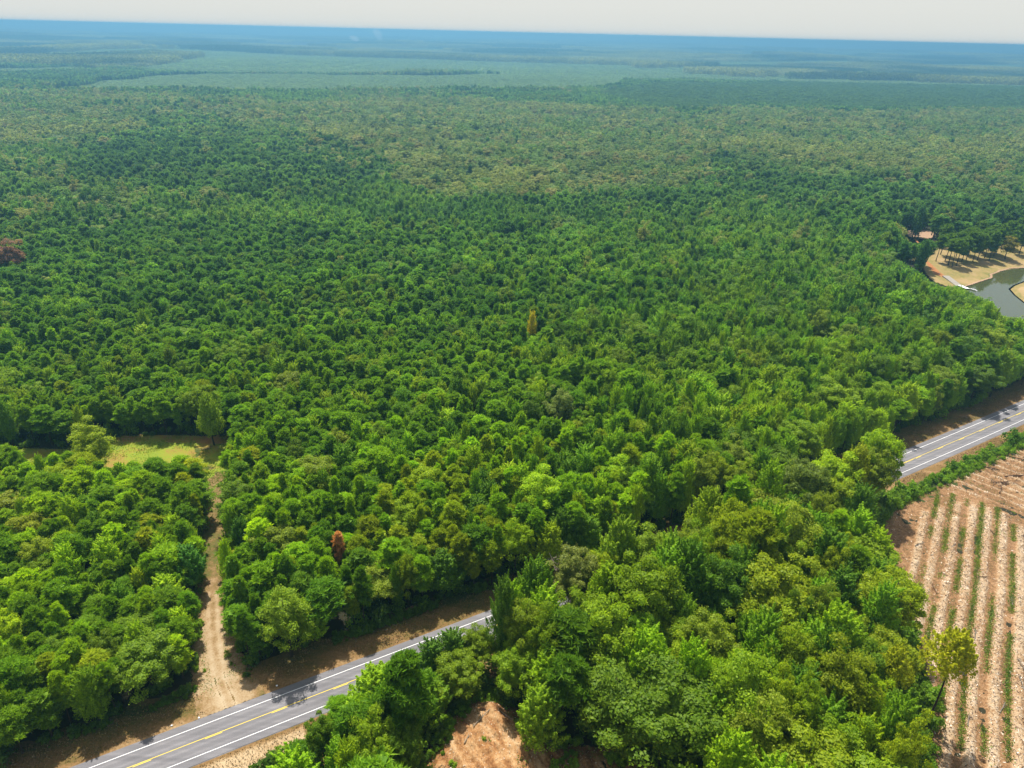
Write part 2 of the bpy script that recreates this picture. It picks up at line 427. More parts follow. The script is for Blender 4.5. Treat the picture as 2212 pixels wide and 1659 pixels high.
def crown_oak(Rr, h0, h1, nclump, per, ls, seed, up=0.25, lump=0.33, tall=1.0):
    """cauliflower crown: clumps of leaves on an uneven dome"""
    a = Acc()
    ch = (h1 - h0)
    i = np.arange(nclump) + 0.5
    ph = np.pi * (1 + 5 ** 0.5) * i + seed
    z = 1 - 1.62 * i / nclump
    r = np.sqrt(np.clip(1 - z * z, 0, 1))
    d = np.stack([r * np.cos(ph), r * np.sin(ph), z], 1) + rng.normal(scale=0.12, size=(nclump, 3))
    env = 0.62 + 0.34 * rng.random(nclump)
    env *= 1 + 0.22 * np.sin(ph * 0.5 + seed * 3)          # lopsided
    cz = h0 + ch * 0.50
    cc = np.stack([d[:, 0] * Rr * env, d[:, 1] * Rr * env, cz + d[:, 2] * ch * 0.5 * env * tall], 1)
    rc = Rr * lump * (0.5 + 0.75 * rng.random(nclump))
    for k in range(nclump):
        m = int(per * (0.6 + 0.8 * rng.random()) * (1.0 if d[k, 2] > -0.2 else 0.6))
        q = rand_dirs(m, up + 0.1)
        outw = unit(cc[k] - np.array([0, 0, cz - ch * 0.25]))
        q = unit(q + outw * 0.55)
        pos = cc[k] + q * rc[k] * (0.62 + 0.48 * rng.random((m, 1))) * np.array([1, 1, 0.8])
        leaves(a, pos, q + rng.normal(scale=0.45, size=(m, 3)), ls * (0.6 + 0.7 * rng.random(m)), asp=0.75)
    # inner foliage
    m = int(nclump * per * 0.13)
    q = rand_dirs(m)
    pos = np.stack([q[:, 0] * Rr * 0.55, q[:, 1] * Rr * 0.55, cz + q[:, 2] * ch * 0.33], 1) * (1, 1, 1)
    leaves(a, pos, q + rng.normal(scale=0.4, size=(m, 3)), ls * 1.5 * np.ones(m))
    # sprays that break the outline
    m = int(nclump * 6)
    k = rng.integers(0, nclump, m)
    q = unit(rand_dirs(m, 0.5) + unit(cc[k] - np.array([0, 0, cz])) * 0.8)
    for s in (1.0, 1.2, 1.4):
        leaves(a, cc[k] + q * (rc[k] * s)[:, None], rand_dirs(m, 0.5), ls * 0.6 * np.ones(m))
    return a.mesh('crown')

def crown_gum(Rr, h0, h1, nclump, per, ls, seed):
    """pointed crown of upright leafy shoots"""
    a = Acc(); ch = h1 - h0
    t = np.linspace(0.02, 0.98, nclump) ** 0.8
    ph = np.arange(nclump) * 2.39996 + seed
    prof = np.where(t < 0.28, 0.62 + t / 0.28 * 0.38, (1 - (t - 0.28) / 0.72) ** 0.62)
    rr = Rr * prof * (0.55 + 0.5 * rng.random(nclump)) * (1 + 0.2 * np.sin(ph + seed))
    cc = np.stack([rr * np.cos(ph), rr * np.sin(ph), h0 + ch * t * 0.93], 1)
    for k in range(nclump):
        L = ch * (0.075 + 0.07 * rng.random()); w = Rr * (0.22 + 0.16 * rng.random()) * (0.6 + 0.4 * prof[k])
        m = int(per * (0.6 + 0.8 * rng.random()))
        s = rng.random(m) ** 0.8
        ax = unit(np.array([math.cos(ph[k]) * 0.55, math.sin(ph[k]) * 0.55, 1.0]) * np.array([0.6, 0.6, 1]) + rng.normal(scale=0.15, size=3))
        off = rand_dirs(m); off -= ax * (off @ ax)[:, None]
        pos = cc[k] + ax * (s * L * 2 - L * 0.6)[:, None] + off * (w * (1 - s ** 1.6) * (0.5 + 0.6 * rng.random(m)))[:, None]
        nn = off * 0.9 + ax * 0.35 + rng.normal(scale=0.35, size=(m, 3)) + np.array([0, 0, .3])
        leaves(a, pos, nn, ls * (0.6 + 0.7 * rng.random(m)), asp=0.7)
    m = int(nclump * per * 0.14)
    t = rng.random(m); ph2 = rng.random(m) * 6.283
    pr = np.where(t < 0.28, 0.62 + t / 0.28 * 0.38, (1 - (t - 0.28) / 0.72) ** 0.7) * Rr * 0.5 * rng.random(m) ** 0.5
    leaves(a, np.stack([pr * np.cos(ph2), pr * np.sin(ph2), h0 + ch * t * 0.9], 1), rand_dirs(m), ls * 1.3 * np.ones(m))
    return a.mesh('crown')

def crown_pine(Rr, h0, h1, ntuft, per, ls, seed, sparse=0.0):
    """needle tufts at the ends of whorled upswept branches"""
    a = Acc(); ch = h1 - h0
    nb = max(16, ntuft // 6)                                     # boughs, each ending in a handful of tufts
    tb = ((np.arange(nb) + rng.random(nb)) / nb) ** 0.85
    pb = np.arange(nb) * 2.39996 + seed + rng.normal(scale=0.25, size=nb)
    pr = np.where(tb < 0.3, 0.72 + 0.93 * tb, np.clip(1 - (np.clip(tb - 0.3, 0, 1) / 0.74) ** 1.5, 0, 1) ** 0.6)
    rb = Rr * pr * (0.62 + 0.42 * rng.random(nb)) * (1 + 0.22 * np.sin(pb + seed * 2))
    k_ = np.arange(ntuft) % nb
    along = 0.55 + 0.5 * rng.random(ntuft)
    ph = pb[k_] + rng.normal(scale=0.22, size=ntuft)
    rr = rb[k_] * along; prof = pr[k_]
    cc = np.stack([rr * np.cos(ph), rr * np.sin(ph), h0 + ch * tb[k_] * 0.94 + rr * 0.16], 1)
    cc += rng.normal(scale=Rr * 0.075, size=cc.shape)
    rt = Rr * 0.215 * (0.7 + 0.6 * rng.random(ntuft)) * (0.75 + 0.35 * prof)
    for k in range(ntuft):
        m = int(per * (0.7 + 0.6 * rng.random()))
        q = rand_dirs(m, 0.75)
        L = rt[k] * (0.8 + 0.5 * rng.random(m))
        base = cc[k] + q * (L * 0.62)[:, None] * np.array([1, 1, 0.75])
        side = np.cross(q, rng.normal(size=(m, 3)))
        leaves(a, base, side + q * 0.5, L * 0.62, asp=ls, tang=q)
    m = int(ntuft * per * 0.12)
    t = rng.random(m); p2 = rng.random(m) * 6.283
    r2 = Rr * 0.45 * rng.random(m) ** 0.5
    leaves(a, np.stack([r2 * np.cos(p2), r2 * np.sin(p2), h0 + ch * (0.05 + t * 0.85)], 1), rand_dirs(m), Rr * 0.16 * np.ones(m))
    return a.mesh('crown')

def trunk_mesh(h, r, lean=0.0, limbs=6, spread=2.5, lo=0.35, seed=0, hi=0.9, k=6):
    a = Acc(); rs = np.random.default_rng(seed + 100)
    zs = np.linspace(0, h * 0.94, 8)
    wob = np.cumsum(rs.normal(scale=0.10, size=(8, 2)), 0) * (h / 18)
    pts = np.stack([wob[:, 0] - wob[0, 0] + lean * zs, wob[:, 1] - wob[0, 1], zs], 1)
    rad = r * (1 - 0.85 * zs / h); rad[0] *= 1.35
    v, q, t = tube(pts, rad, k); a.add(v, q, t)
    for i in range(limbs):
        f = lo + (hi - lo) * (i + rs.random()) / max(limbs, 1)
        b = np.array([np.interp(f * h, zs, pts[:, j]) for j in range(3)])
        an = i * 2.4 + rs.random(); L = spread * (1.1 - 0.6 * f) * (0.7 + 0.5 * rs.random())
        e = b + np.array([math.cos(an) * L, math.sin(an) * L, L * (0.5 + 0.5 * rs.random())])
        mid = (b + e) / 2 + np.array([0, 0, -0.08 * L])
        rb = r * (1 - 0.85 * f) * 0.55
        v, q, t = tube([b, mid, e], [rb, rb * 0.7, rb * 0.25], 4); a.add(v, q, t)
    return a.mesh('trunk', smooth=True)

# library: kind -> list of (crown mesh, trunk mesh, R, h)
LIB = {'pine_tree': [], 'oak_tree': [], 'sweetgum_tree': []}
def with_mat(me, m): me.materials.append(m); return me
for i in range(6):
    h = 18.0; Rr = (3.1, 2.8, 3.4, 3.2, 3.9, 2.9)[i]; h0 = (6.0, 5.5, 7.5, 7.0, 8.5, 6.5)[i]
    LIB['pine_tree'].append((with_mat(crown_pine(Rr, h0, h, 200 + 15 * i, 42, 0.15, i * 1.3), M_needle), with_mat(trunk_mesh(h, 0.22, 0, 6, 2.2, 0.3, i), M_bark), Rr, h))
# tall open pines with bare trunks
for i in range(3):
    h = 18.0; Rr = (3.2, 3.6, 3.0)[i]
    LIB['pine_tree'].append((with_mat(crown_pine(Rr, 10.0 - i * 0.4, h, 140, 46, 0.16, i * 2.1), M_needle), with_mat(trunk_mesh(h, 0.26, 0.01 * i, 8, 2.6, 0.5, i + 20), M_bark), Rr, h))
for i in range(7):
    h = 18.0; Rr = (4.6, 4.2, 5.0, 3.8, 4.4, 5.2, 4.0)[i]
    LIB['oak_tree'].append((with_mat(crown_oak(Rr, (4.5, 4, 6, 3.5, 5, 6, 5)[i], h, 58 + 6 * i, 270, (0.19, 0.17, 0.195, 0.175, 0.17, 0.20, 0.185)[i], i * 1.7, up=0.3, lump=(0.30, 0.27, 0.28, 0.33, 0.25, 0.27, 0.31)[i], tall=(1.0, 1.05, 0.9, 1.1, 1.0, 0.85, 1.0)[i]), M_leaf),
                            with_mat(trunk_mesh(h, 0.30, 0, 8, 4.0, 0.25, i + 40, 0.8), M_bark), Rr, h))
for i in range(6):
    h = 18.0; Rr = (3.4, 3.8, 3.1, 4.0, 3.6, 2.7)[i]
    LIB['sweetgum_tree'].append((with_mat(crown_gum(Rr, (3.5, 4, 3, 4.5, 5, 2.5)[i], h, 104 + 7 * i, 140, (0.165, 0.175, 0.155, 0.18, 0.17, 0.155)[i], i * 1.1), M_leaf),
                                 with_mat(trunk_mesh(h, 0.24, 0, 7, 2.6, 0.25, i + 60), M_bark), Rr, h))
# a high crown on a bare leaning trunk (edge of the cleared field)
HIGH = (with_mat(crown_gum(3.6, 11, 18, 60, 80, 0.2, 0.7), M_leaf), with_mat(trunk_mesh(18, 0.2, 0.0, 9, 3.2, 0.5, 91), M_bark), 3.9, 18.0)

KINDS = ['pine_tree', 'oak_tree', 'sweetgum_tree']
KRAD = {'pine_tree': 2.85, 'oak_tree': 4.5, 'sweetgum_tree': 3.1}

# colours of the foliage (linear), the tree's own colour: name -> rgb
TINTS = {
    'pine_tree': [('mid green', (0.062, 0.125, 0.018), 5), ('dark green', (0.040, 0.090, 0.018), 4), ('bright green', (0.085, 0.160, 0.016), 2.5), ('olive green', (0.085, 0.125, 0.020), 1.5)],
    'oak_tree': [('mid green', (0.075, 0.125, 0.022), 4), ('dark green', (0.045, 0.085, 0.022), 3), ('grey-green', (0.082, 0.118, 0.045), 1.6), ('olive green', (0.090, 0.132, 0.020), 1.6), ('bright green', (0.105, 0.17, 0.016), 1.6)],
    'sweetgum_tree': [('yellow-green', (0.125, 0.190, 0.012), 2.4), ('bright green', (0.100, 0.175, 0.014), 5), ('mid green', (0.070, 0.140, 0.018), 2.5), ('dark green', (0.045, 0.100, 0.022), 1.2)],
}
FAR_OAK = [('tan green', (0.150, 0.150, 0.062), 2.4), ('olive green', (0.125, 0.140, 0.045), 2), ('grey-green', (0.095, 0.125, 0.055), 1.5), ('brownish', (0.160, 0.135, 0.070), 0.45), ('mid green', (0.085, 0.13, 0.03), 1.5)]

def richer(c, k=2.2): return (c[0] * k * 1.06, c[1] * k, c[2] * k * 0.16)
TINTS = {k: [(a, richer(b), w) for a, b, w in v] for k, v in TINTS.items()}
FAR_OAK = [(a, (b[0] * 1.22, b[1] * 1.50, b[2] * 0.75), w) for a, b, w in FAR_OAK]

# ------------------------------------------------------------------ where the trees stand
SPECIAL = [
    # name, variant, base (x, y), h, width factor, tint, label, lean
    ('sweetgum_tree', 3, (-94.4, 193.2), 18, 1.05, (0.125, 0.195, 0.013), 'lone bright green tree at the far end of the dirt track by the clearing'),
    ('sweetgum_tree', 2, P(1090, 1250, 25), 25, 0.95, (0.058, 0.115, 0.018), 'tallest narrow dark tree hiding the road where it enters the woods, above the dirt mound'),
    ('sweetgum_tree', 0, P(1150, 674, 21), 21, 0.72, (0.50, 0.46, 0.012), 'golden yellow pointed tree in the middle of the green forest'),
    ('pine_tree', 5, P(730, 1147, 16), 16, 0.62, (0.52, 0.27, 0.11), 'small dead pine with rusty orange needles above the road'),
    ('oak_tree', 2, P(8, 522, 23), 23, 1.2, (0.25, 0.145, 0.10), 'reddish brown broad tree at the left edge of the picture'),
    ('high', 0, (82.2, 95.4), 25, 1.35, (0.20, 0.22, 0.012), 'tall yellow-green tree with bare trunk standing at the edge of the cleared rows'),
    ('high', 0, P(1945, 1400, 20), 20, 0.95, (0.17, 0.20, 0.013), 'yellow-green tree on bare trunks just left of the stacked white poles'),
    ('sweetgum_tree', 3, P(1862, 968, 24), 24, 1.2, (0.17, 0.21, 0.013), 'yellow-green tree at the very tip of the wood where the road comes out'),
    ('oak_tree', 5, P(1750, 1000, 23), 23, 1.15, (0.078, 0.115, 0.040), 'wide rounded grey-green tree just left of the road opening'),
    ('sweetgum_tree', 3, P(1345, 1125, 22), 22, 1.35, (0.115, 0.185, 0.014), 'broad bright green tree covering the hidden middle of the road'),
    ('oak_tree', 4, P(1250, 1195, 21), 21, 1.15, (0.105, 0.13, 0.062), 'grey-green tree with pale bare branches showing through, beside the hidden road'),
    ('oak_tree', 0, P(1210, 845, 19), 19, 0.95, (0.105, 0.145, 0.075), 'silvery green rounded tree in the forest above the hidden road'),
    ('sweetgum_tree', 4, P(400, 1180, 13), 13, 1.1, (0.055, 0.145, 0.03), 'cool green cone-shaped tree beside the left side of the dirt track'),
    ('oak_tree', 3, P(185, 925, 17), 17, 1.25, (0.135, 0.185, 0.014), 'large yellow-green rounded tree in front of the grassy clearing'),
    ('sweetgum_tree', 1, P(1480, 1290, 20), 20, 1.0, (0.10, 0.18, 0.014), 'bright green cone-shaped tree in the middle of the roadside wood'),
    ('oak_tree', 6, P(1580, 1210, 23), 23, 1.15, (0.055, 0.115, 0.016), 'large deep green domed tree in the middle of the roadside wood'),
    ('sweetgum_tree', 3, P(1540, 1060, 23), 23, 1.4, (0.135, 0.20, 0.012), 'wide yellow-green tree with feathery top over the hidden road bend'),
    ('sweetgum_tree', 5, P(930, 1388, 12), 12, 1.1, (0.055, 0.12, 0.018), 'left small dark conical tree standing against the near side of the road'),
    ('sweetgum_tree', 2, P(975, 1365, 13), 13, 1.1, (0.060, 0.125, 0.018), 'right small dark conical tree standing against the near side of the road'),
    ('sweetgum_tree', 4, P(512, 1120, 14), 14, 0.8, (0.05, 0.115, 0.018), 'slim dark conical tree on the right side of the dirt track'),
    ('oak_tree', 1, P(610, 1285, 17), 17, 1.2, (0.105, 0.165, 0.016), 'large rounded bright tree at the corner of the dirt track and the road'),
    ('sweetgum_tree', 0, P(1165, 1490, 15), 15, 1.2, (0.12, 0.20, 0.014), 'bright green leafy tree at the right rim of the bare dirt mound'),
    ('pine_tree', 4, P(645, 1240, 14), 14, 1.0, (0.06, 0.12, 0.016), 'dark pine behind the rounded tree at the track corner'),
]
GX, GY, GH, GR, GK, GV, GT, GW, GL, GCN = [], [], [], [], [], [], [], [], [], []
grid = {}
def try_add(x, y, r, kk):
    cx, cy = int(x // 6), int(y // 6)
    for i in (-1, 0, 1):
        for j in (-1, 0, 1):
            for (a, b, rr) in grid.get((cx + i, cy + j), ()):
                if (a - x) ** 2 + (b - y) ** 2 < (kk * (r + rr)) ** 2: return False
    grid.setdefault((cx, cy), []).append((x, y, r))
    return True
for s in SPECIAL:
    k = s[0] if s[0] != 'high' else 'sweetgum_tree'
    try_add(s[2][0], s[2][1], KRAD[k] * s[4] * 1.0, 0.0)

def stand(x, y):
    """weights pine, oak, gum; height; colour set; plantation flag"""
    u, v = to_uv(x, y); dv = v - road_v(u)
    n1 = fbm(x, y, 140, 3, 2); n2 = fbm(x + 500, y, 230, 9, 2); n3 = vnoise(x, y, 420, 13)
    d = np.hypot(x, y)
    pine = np.clip(0.30 + (n1 - 0.5) * 3.4, 0.02, 0.95)
    oak = np.clip(0.42 + (n2 - 0.5) * 3.0, 0.05, 0.95)
    gum = np.clip(0.30 + (0.5 - n1) * 1.2, 0.05, 0.6)
    h = 17 + 5 * (n2 - 0.5) + 3 * (n1 - 0.5)
    px, py, dep = PX(x, y, np.zeros_like(x))
    # the young pine stand above the road, mixed to the right
    near = (dv > 0) & (py > 520)
    rt = np.clip((px - 900) / 700, 0, 1)
    pine = np.where(near, 0.74 - 0.50 * rt + (n1 - 0.5) * 0.5, pine)
    oak = np.where(near, 0.14 + 0.16 * rt + (n2 - 0.5) * 0.3, oak)
    gum = np.where(near, 0.13 + 0.34 * rt, gum)
    h = np.where(near, 15.5 + 4 * rt + 2 * (n2 - 0.5), h)
    w = (dv < 0)
    pine = np.where(w, 0.16, pine); oak = np.where(w, 0.62, oak); gum = np.where(w, 0.36, gum); h = np.where(w, 21.5, h)
    h = np.where(w & (u > 62) & (u < 182) & (dv > -24), 24.5, h)
    h = np.where(w & (u < 26), 15.5, h); pine = np.where(w & (x < -16), 0.8, pine)
    h = np.where(w & (u > 20) & (u < 44) & (dv > -18), 13.5, h)
    h = np.where((dv > 0) & (dv < 24) & (u > 140), h * 0.86, h)
    lw = (x < -58) & (dv > 0) & (y < 168)
    h = np.where(lw, 14.0, h)
    # pines round the pond, dark pine block behind
    pd = (np.hypot(x - 300, y - 450) < 105)
    pine = np.where(pd, 1.4, pine); h = np.where(pd, 21, h)
    pd2 = (x > 230) & (y < 372) & (np.hypot(x - 250, y - 330) < 70)
    h = np.where(pd2, 13.5, h)
    # brownish oak country
    ok = inpoly(px, py, [(430, 250), (900, 225), (1450, 255), (1560, 330), (1500, 440), (1000, 470), (700, 380)]) | inpoly(px, py, [(-200, 255), (260, 250), (330, 300), (200, 345), (-200, 350)]) | \
        inpoly(px, py, [(1500, 268), (2400, 240), (2400, 400), (1750, 420), (1560, 360)])
    oak = np.where(ok, oak + 1.4, oak); pine = np.where(ok, pine * 0.3, pine)
    dk = inpoly(px, py, [(180, 320), (620, 300), (900, 390), (620, 470), (150, 440)])
    pine = np.where(dk, pine + 2.2, pine)
    far = np.clip((d - 330) / 300, 0, 1)
    pl = np.zeros(x.shape, bool)
    jx = 120 * (fbm(x, y, 160, 101, 3) - 0.5); jy = 420 * (fbm(x, y, 420, 103, 3) - 0.5)
    for q in PLANT: pl |= inpoly(x + jx, y + jy, q)
    pine = np.where(pl, 50.0, pine)
    h = np.where(pl, 6.5, h)
    p3 = inpoly(x + jx, y + jy, PLANT[2]); h = np.where(p3, 12.5, h)
    # beyond: blocks of differing age
    cell = vnoise(x, y * 0.8, 650, 31); f2 = np.clip((d - 1500) / 800, 0, 1)
    h = np.where((d > 1500) & ~pl, h * (1 - f2 * 0.45 * np.clip((cell - 0.5) * 8, 0, 1)), h)
    return pine, oak, gum, h, far, pl

def pick(lst, w):
    t = random.random() * sum(w)
    for a, b in zip(lst, w):
        t -= b
        if t <= 0: return a
    return lst[-1]

PTS = []     # x, y, kind, variant, h, wf, tint, colour name, label
for s in SPECIAL:
    PTS.append((s[2][0], s[2][1], s[0], s[1], s[3], s[4], s[5] if s[5][0] > 0.24 else (s[5][0] * 1.75, s[5][1] * 1.7, s[5][2] * 0.7), None, s[6]))
    # thin the neighbours that would hide it
def scatter(y0, y1, spacing, kk, jitter=1.0):
    xs = []
    ys = np.arange(y0, y1, spacing)
    X, Y = np.meshgrid(np.arange(-0.86 * y1 - 70, 0.86 * y1 + 70, spacing), ys)
    X = (X + rng.uniform(-.5, .5, X.shape) * spacing * jitter).ravel(); Y = (Y + rng.uniform(-.5, .5, Y.shape) * spacing * jitter).ravel()
    ok = (np.abs(X) < 0.84 * Y + 62) & ~clear_mask(X, Y)
    X, Y = X[ok], Y[ok]
    o = rng.permutation(len(X))
    return X[o], Y[o]

ENV = [ # (test on u,v,x,y) -> outline in the photo that tree tops of that wood stay below
    (lambda x, y, u, dv: (dv < 0) & (u < 52), [(0, 3000), (585, 3000), (600, 1650), (700, 1540), (740, 1500), (800, 1450), (850, 1440), (880, 1398), (960, 1372), (1045, 1360), (1060, 1260), (1085, 1200), (1130, 1150), (1400, 900)]),
    (lambda x, y, u, dv: (x < -80) & (dv > 0) & (y < 169), [(-400, 940), (0, 962), (90, 950), (150, 935), (200, 950), (240, 965), (300, 998), (340, 985), (380, 960), (430, 965), (470, 1000), (500, 1040)]),
    (lambda x, y, u, dv: (x < -50) & (x > -97) & (dv > 0) & (y < 192) & (y > 168), [(-400, 1200), (470, 1200), (476, 1000), (500, 950), (520, 850), (900, 700)]),
    (lambda x, y, u, dv: (x > 165) & (y < 395) & (dv > 5), [(0, 0), (1900, 0), (1930, 560), (1960, 575), (1990, 590), (2000, 607), (2035, 622), (2060, 618), (2090, 630), (2120, 645), (2145, 655), (2160, 682), (2190, 690), (2260, 690)]),
    (lambda x, y, u, dv: (x > 190) & (y >= 395) & (y < 474), [(0, 0), (1935, 0), (1945, 505), (1958, 522), (1990, 526), (2018, 512), (2028, 480), (2060, 0), (2300, 0)]),
]
SP = []
for s_ in SPECIAL:
    a_, t_, d_ = PX(np.array(s_[2][0]), np.array(s_[2][1]), np.array(float(s_[3])))
    k_ = 'sweetgum_tree' if s_[0] == 'high' else s_[0]
    SP.append((float(a_), float(t_), KRAD[k_] * s_[4] * F / float(d_), s_[2][1], 0.5 * s_[3] * F / float(d_) * 0.8))
def envelope(x, y, h):
    a_, b_, d_ = PX(np.array(x), np.array(y), np.array(float(h)))
    for sx, st, sw, sy, sv in SP:
        if y < sy and abs(a_ - sx) < sw * 0.8 + 1.2 * F / d_ and b_ < st + sv: 
            if b_ < st + sv - 0.45 * h * F / d_ * 0.8: return None
            h = h * 0.75
    u, v = to_uv(x, y); dv = v - road_v(u)
    if dv < 0 and u > 45 and x > 40:
        a_, b_, d_ = PX(np.array(x), np.array(y), np.array(h * 0.6))
        if float(a_) + 3.4 * F / float(d_) > np.interp(float(b_), [1000, 1050, 1100, 1150, 1230, 1340, 1480, 1600, 1700, 1900], [1925, 1922, 1905, 1895, 1945, 1965, 2000, 2005, 1975, 1950]): return None
    for test, line in ENV:
        if test(x, y, u, dv):
            lx, ly = [q[0] for q in line], [q[1] for q in line]
            lo = 0.55 * h; hh = h
            while True:
                a_, b_, _ = PX(np.array(x), np.array(y), np.array(hh))
                if float(b_) > np.interp(float(a_), lx, ly): return hh
                hh -= 0.8
                if hh < lo: return None
    return h

def hold_back(x, y, h):
    """True when a tree there would hide a thing the photo shows"""
    px, py, dep = PX(x, y, h)
    for bx0, bx1, by0, ybase in HOLES:
        if bx0 < px < bx1 and by0 < py < ybase: return True
    return False

def fill(y0, y1, spacing, kk):
    X, Y = scatter(y0, y1, spacing, kk)
    pine, oak, gum, hh, far, pl = stand(X, Y)
    rel = fbm(X, Y, 26, 151, 2); gap = vnoise(X, Y, 13, 157)
    un = vnoise(X, Y, 30, 77); pn = np.clip((fbm(X, Y, 75, 79, 2) - 0.5) * 1.9 + 0.5, 0, 0.999)
    for i in range(len(X)):
        x, y = float(X[i]), float(Y[i])
        if pl[i]:
            if random.random() < (0.92 if hh[i] > 10 else 0.85) and try_add(x, y, 2.5, kk * 0.95):
                c = (0.080, 0.155, 0.050) if hh[i] > 10 else (0.135, 0.215, 0.095)
                f = 0.85 + 0.3 * random.random()
                PTS.append((x, y, 'pine_tree', random.randrange(6), hh[i] * (0.85 + 0.3 * random.random()), 1.25 if hh[i] > 10 else 2.2, (c[0] * f, c[1] * f, c[2] * f), 'far', None))
            continue
        pw_ = 1.0 + 1.3 * far[i]
        k = pick(KINDS, (pine[i] ** pw_, (oak[i] * 0.8) ** pw_, gum[i] ** pw_))
        hf = 0.76 + 0.34 * random.random() + 0.42 * (rel[i] - 0.5)
        if gap[i] > 0.90 and random.random() < 0.7: continue
        u, v = to_uv(x, y)
        big = 1.0
        if v < road_v(u): big = 1.15 if k == 'oak_tree' else 1.5
        wf = (hh[i] / 18.0) ** 0.5 * (random.choice((0.62, 0.75, 0.85, 0.95, 1.0, 1.1, 1.25, 1.45)) + 0.12 * (random.random() - 0.5)) * big * (1 + 0.28 * far[i] * (k == 'oak_tree'))
        if k == 'sweetgum_tree': wf = min(wf, 1.5)
        r = KRAD[k] * wf
        if y < 500:
            h_ = envelope(x, y, hh[i] * hf)
            if h_ is None: continue
            if h_ < hh[i] * hf: wf *= max(0.75, (h_ / (hh[i] * hf)) ** 0.6)
            hf = h_ / hh[i]
        if not try_add(x, y, r, kk): continue
        tl = TINTS[k]
        if k == 'oak_tree' and random.random() < far[i]: tl = FAR_OAK
        w_ = [q[2] * (2.6 if abs(pn[i] - (j_ + 0.5) / len(tl)) < 0.5 / len(tl) + 0.08 else (0.45 if y < 420 else 0.22)) for j_, q in enumerate(tl)]
        t = pick(tl, w_)
        f = (0.84 + 0.32 * random.random()) * (0.9 + 0.2 * un[i])
        g2 = 1 + 0.12 * (random.random() - 0.5)
        c = (t[1][0] * f * g2, t[1][1] * f, t[1][2] * f / g2)
        if far[i] > 0:   # tint gets duller with distance from the camera
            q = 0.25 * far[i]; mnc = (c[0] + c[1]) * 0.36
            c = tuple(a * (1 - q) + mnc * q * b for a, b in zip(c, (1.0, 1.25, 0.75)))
        dq = min(max((y - 185) / 150, 0), 1)      # tint gets darker and bluer farther off, whatever the species
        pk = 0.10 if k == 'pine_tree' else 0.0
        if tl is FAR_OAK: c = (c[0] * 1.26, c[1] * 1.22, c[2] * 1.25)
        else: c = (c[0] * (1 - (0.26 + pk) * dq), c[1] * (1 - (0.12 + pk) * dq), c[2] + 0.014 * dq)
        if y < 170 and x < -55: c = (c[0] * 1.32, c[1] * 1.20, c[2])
        nv = len(LIB[k])
        if k == 'pine_tree':
            var = random.randrange(6) if not (abs(x - 300) < 110 and abs(y - 450) < 110) else 6 + random.randrange(3)
            if y < 400 and random.random() < 0.1: var = 6 + random.randrange(3)
        else: var = random.randrange(nv)
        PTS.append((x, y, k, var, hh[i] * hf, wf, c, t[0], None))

random.seed(11)
fill(52, 420, 2.0, 0.54)
fill(420, 900, 3.0, 0.60)
fill(900, 1500, 4.4, 0.68)
fill(1500, 2300, 6.0, 0.78)
# the open tall pines in the park by the pond
for (px_, py_) in [(2046, 577), (2055, 580), (2065, 578), (2075, 571), (2100, 569), (2110, 566), (2125, 561), (2135, 566), (2086, 566), (2150, 553), (2145, 558), (2090, 556), (2120, 552), (2040, 568), (2063, 562), (2079, 552), (2104, 545), (2132, 548), (2185, 550), (2200, 553), (2212, 548), (2170, 540), (2020, 570), (2030, 556),
                   (1970, 517), (1976, 515), (1981, 521), (2011, 512), (2210, 535), (2190, 530), (2160, 525)]:
    x, y = P(px_, py_)
    PTS.append((x, y, 'pine_tree', random.choice((6, 7, 8, 4, 2, 0)), 17 + 4 * random.random(), 1.05 + 0.25 * random.random(), (0.085, 0.165, 0.012), 'mid green', None))
x, y = P(2170, 563)
PTS.append((x, y, 'oak_tree', 0, 15, 1.0, (0.20, 0.19, 0.02), None, 'yellowing rounded tree at the water side of the pine grove by the pond'))
print('trees', len(PTS))

# ------------------------------------------------------------------ anchors for the labels
ANCH = [('the mouth of the dirt track', -54, 99), ('the grassy clearing', -125, 182), ('the lone tree', -94, 193), ('the bare dirt mound', 2, 92),
        ('the road at the bottom left', -78, 84), ('the wood tip', 106, 164), ('the stacked white poles', 84, 102), ('the rusty orange dead pine', *SPECIAL[3][2]),
        ('the boat ramp', 246, 378), ('the bare sand patch', 281, 490), ('the green hedge bank', 140, 188), ('the reddish brown tree', *SPECIAL[4][2]),
        ('the golden yellow tree', *SPECIAL[2][2]), ('the middle of the dirt track', -72, 138), ('the tallest dark tree', *SPECIAL[1][2]), ('the road at the right edge', 190, 236),
        ('the silvery green tree', *SPECIAL[11][2]), ('the bare-limbed grey tree', *SPECIAL[10][2]), ('the large deep green dome', *SPECIAL[15][2]),
        ('the cool green cone', *SPECIAL[12][2]), ('the wide feathery tree', *SPECIAL[16][2]), ('the bottom left corner', -95, 80), ('the wood corner', 66, 80)]
ORD = ['nearest', 'second nearest', 'third nearest', 'fourth nearest', 'fifth nearest', 'sixth nearest', 'seventh nearest', 'eighth nearest', 'ninth nearest', 'tenth nearest',
       'eleventh nearest', 'twelfth nearest', 'thirteenth nearest', 'fourteenth nearest', 'fifteenth nearest', 'sixteenth nearest', 'seventeenth nearest', 'eighteenth nearest', 'nineteenth nearest', 'twentieth nearest']
NOUN = {'pine_tree': 'pine', 'oak_tree': 'rounded broadleaf', 'sweetgum_tree': 'pointed broadleaf'}
ONES = ['', 'first', 'second', 'third', 'fourth', 'fifth', 'sixth', 'seventh', 'eighth', 'ninth', 'tenth', 'eleventh', 'twelfth', 'thirteenth', 'fourteenth', 'fifteenth', 'sixteenth', 'seventeenth', 'eighteenth', 'nineteenth']
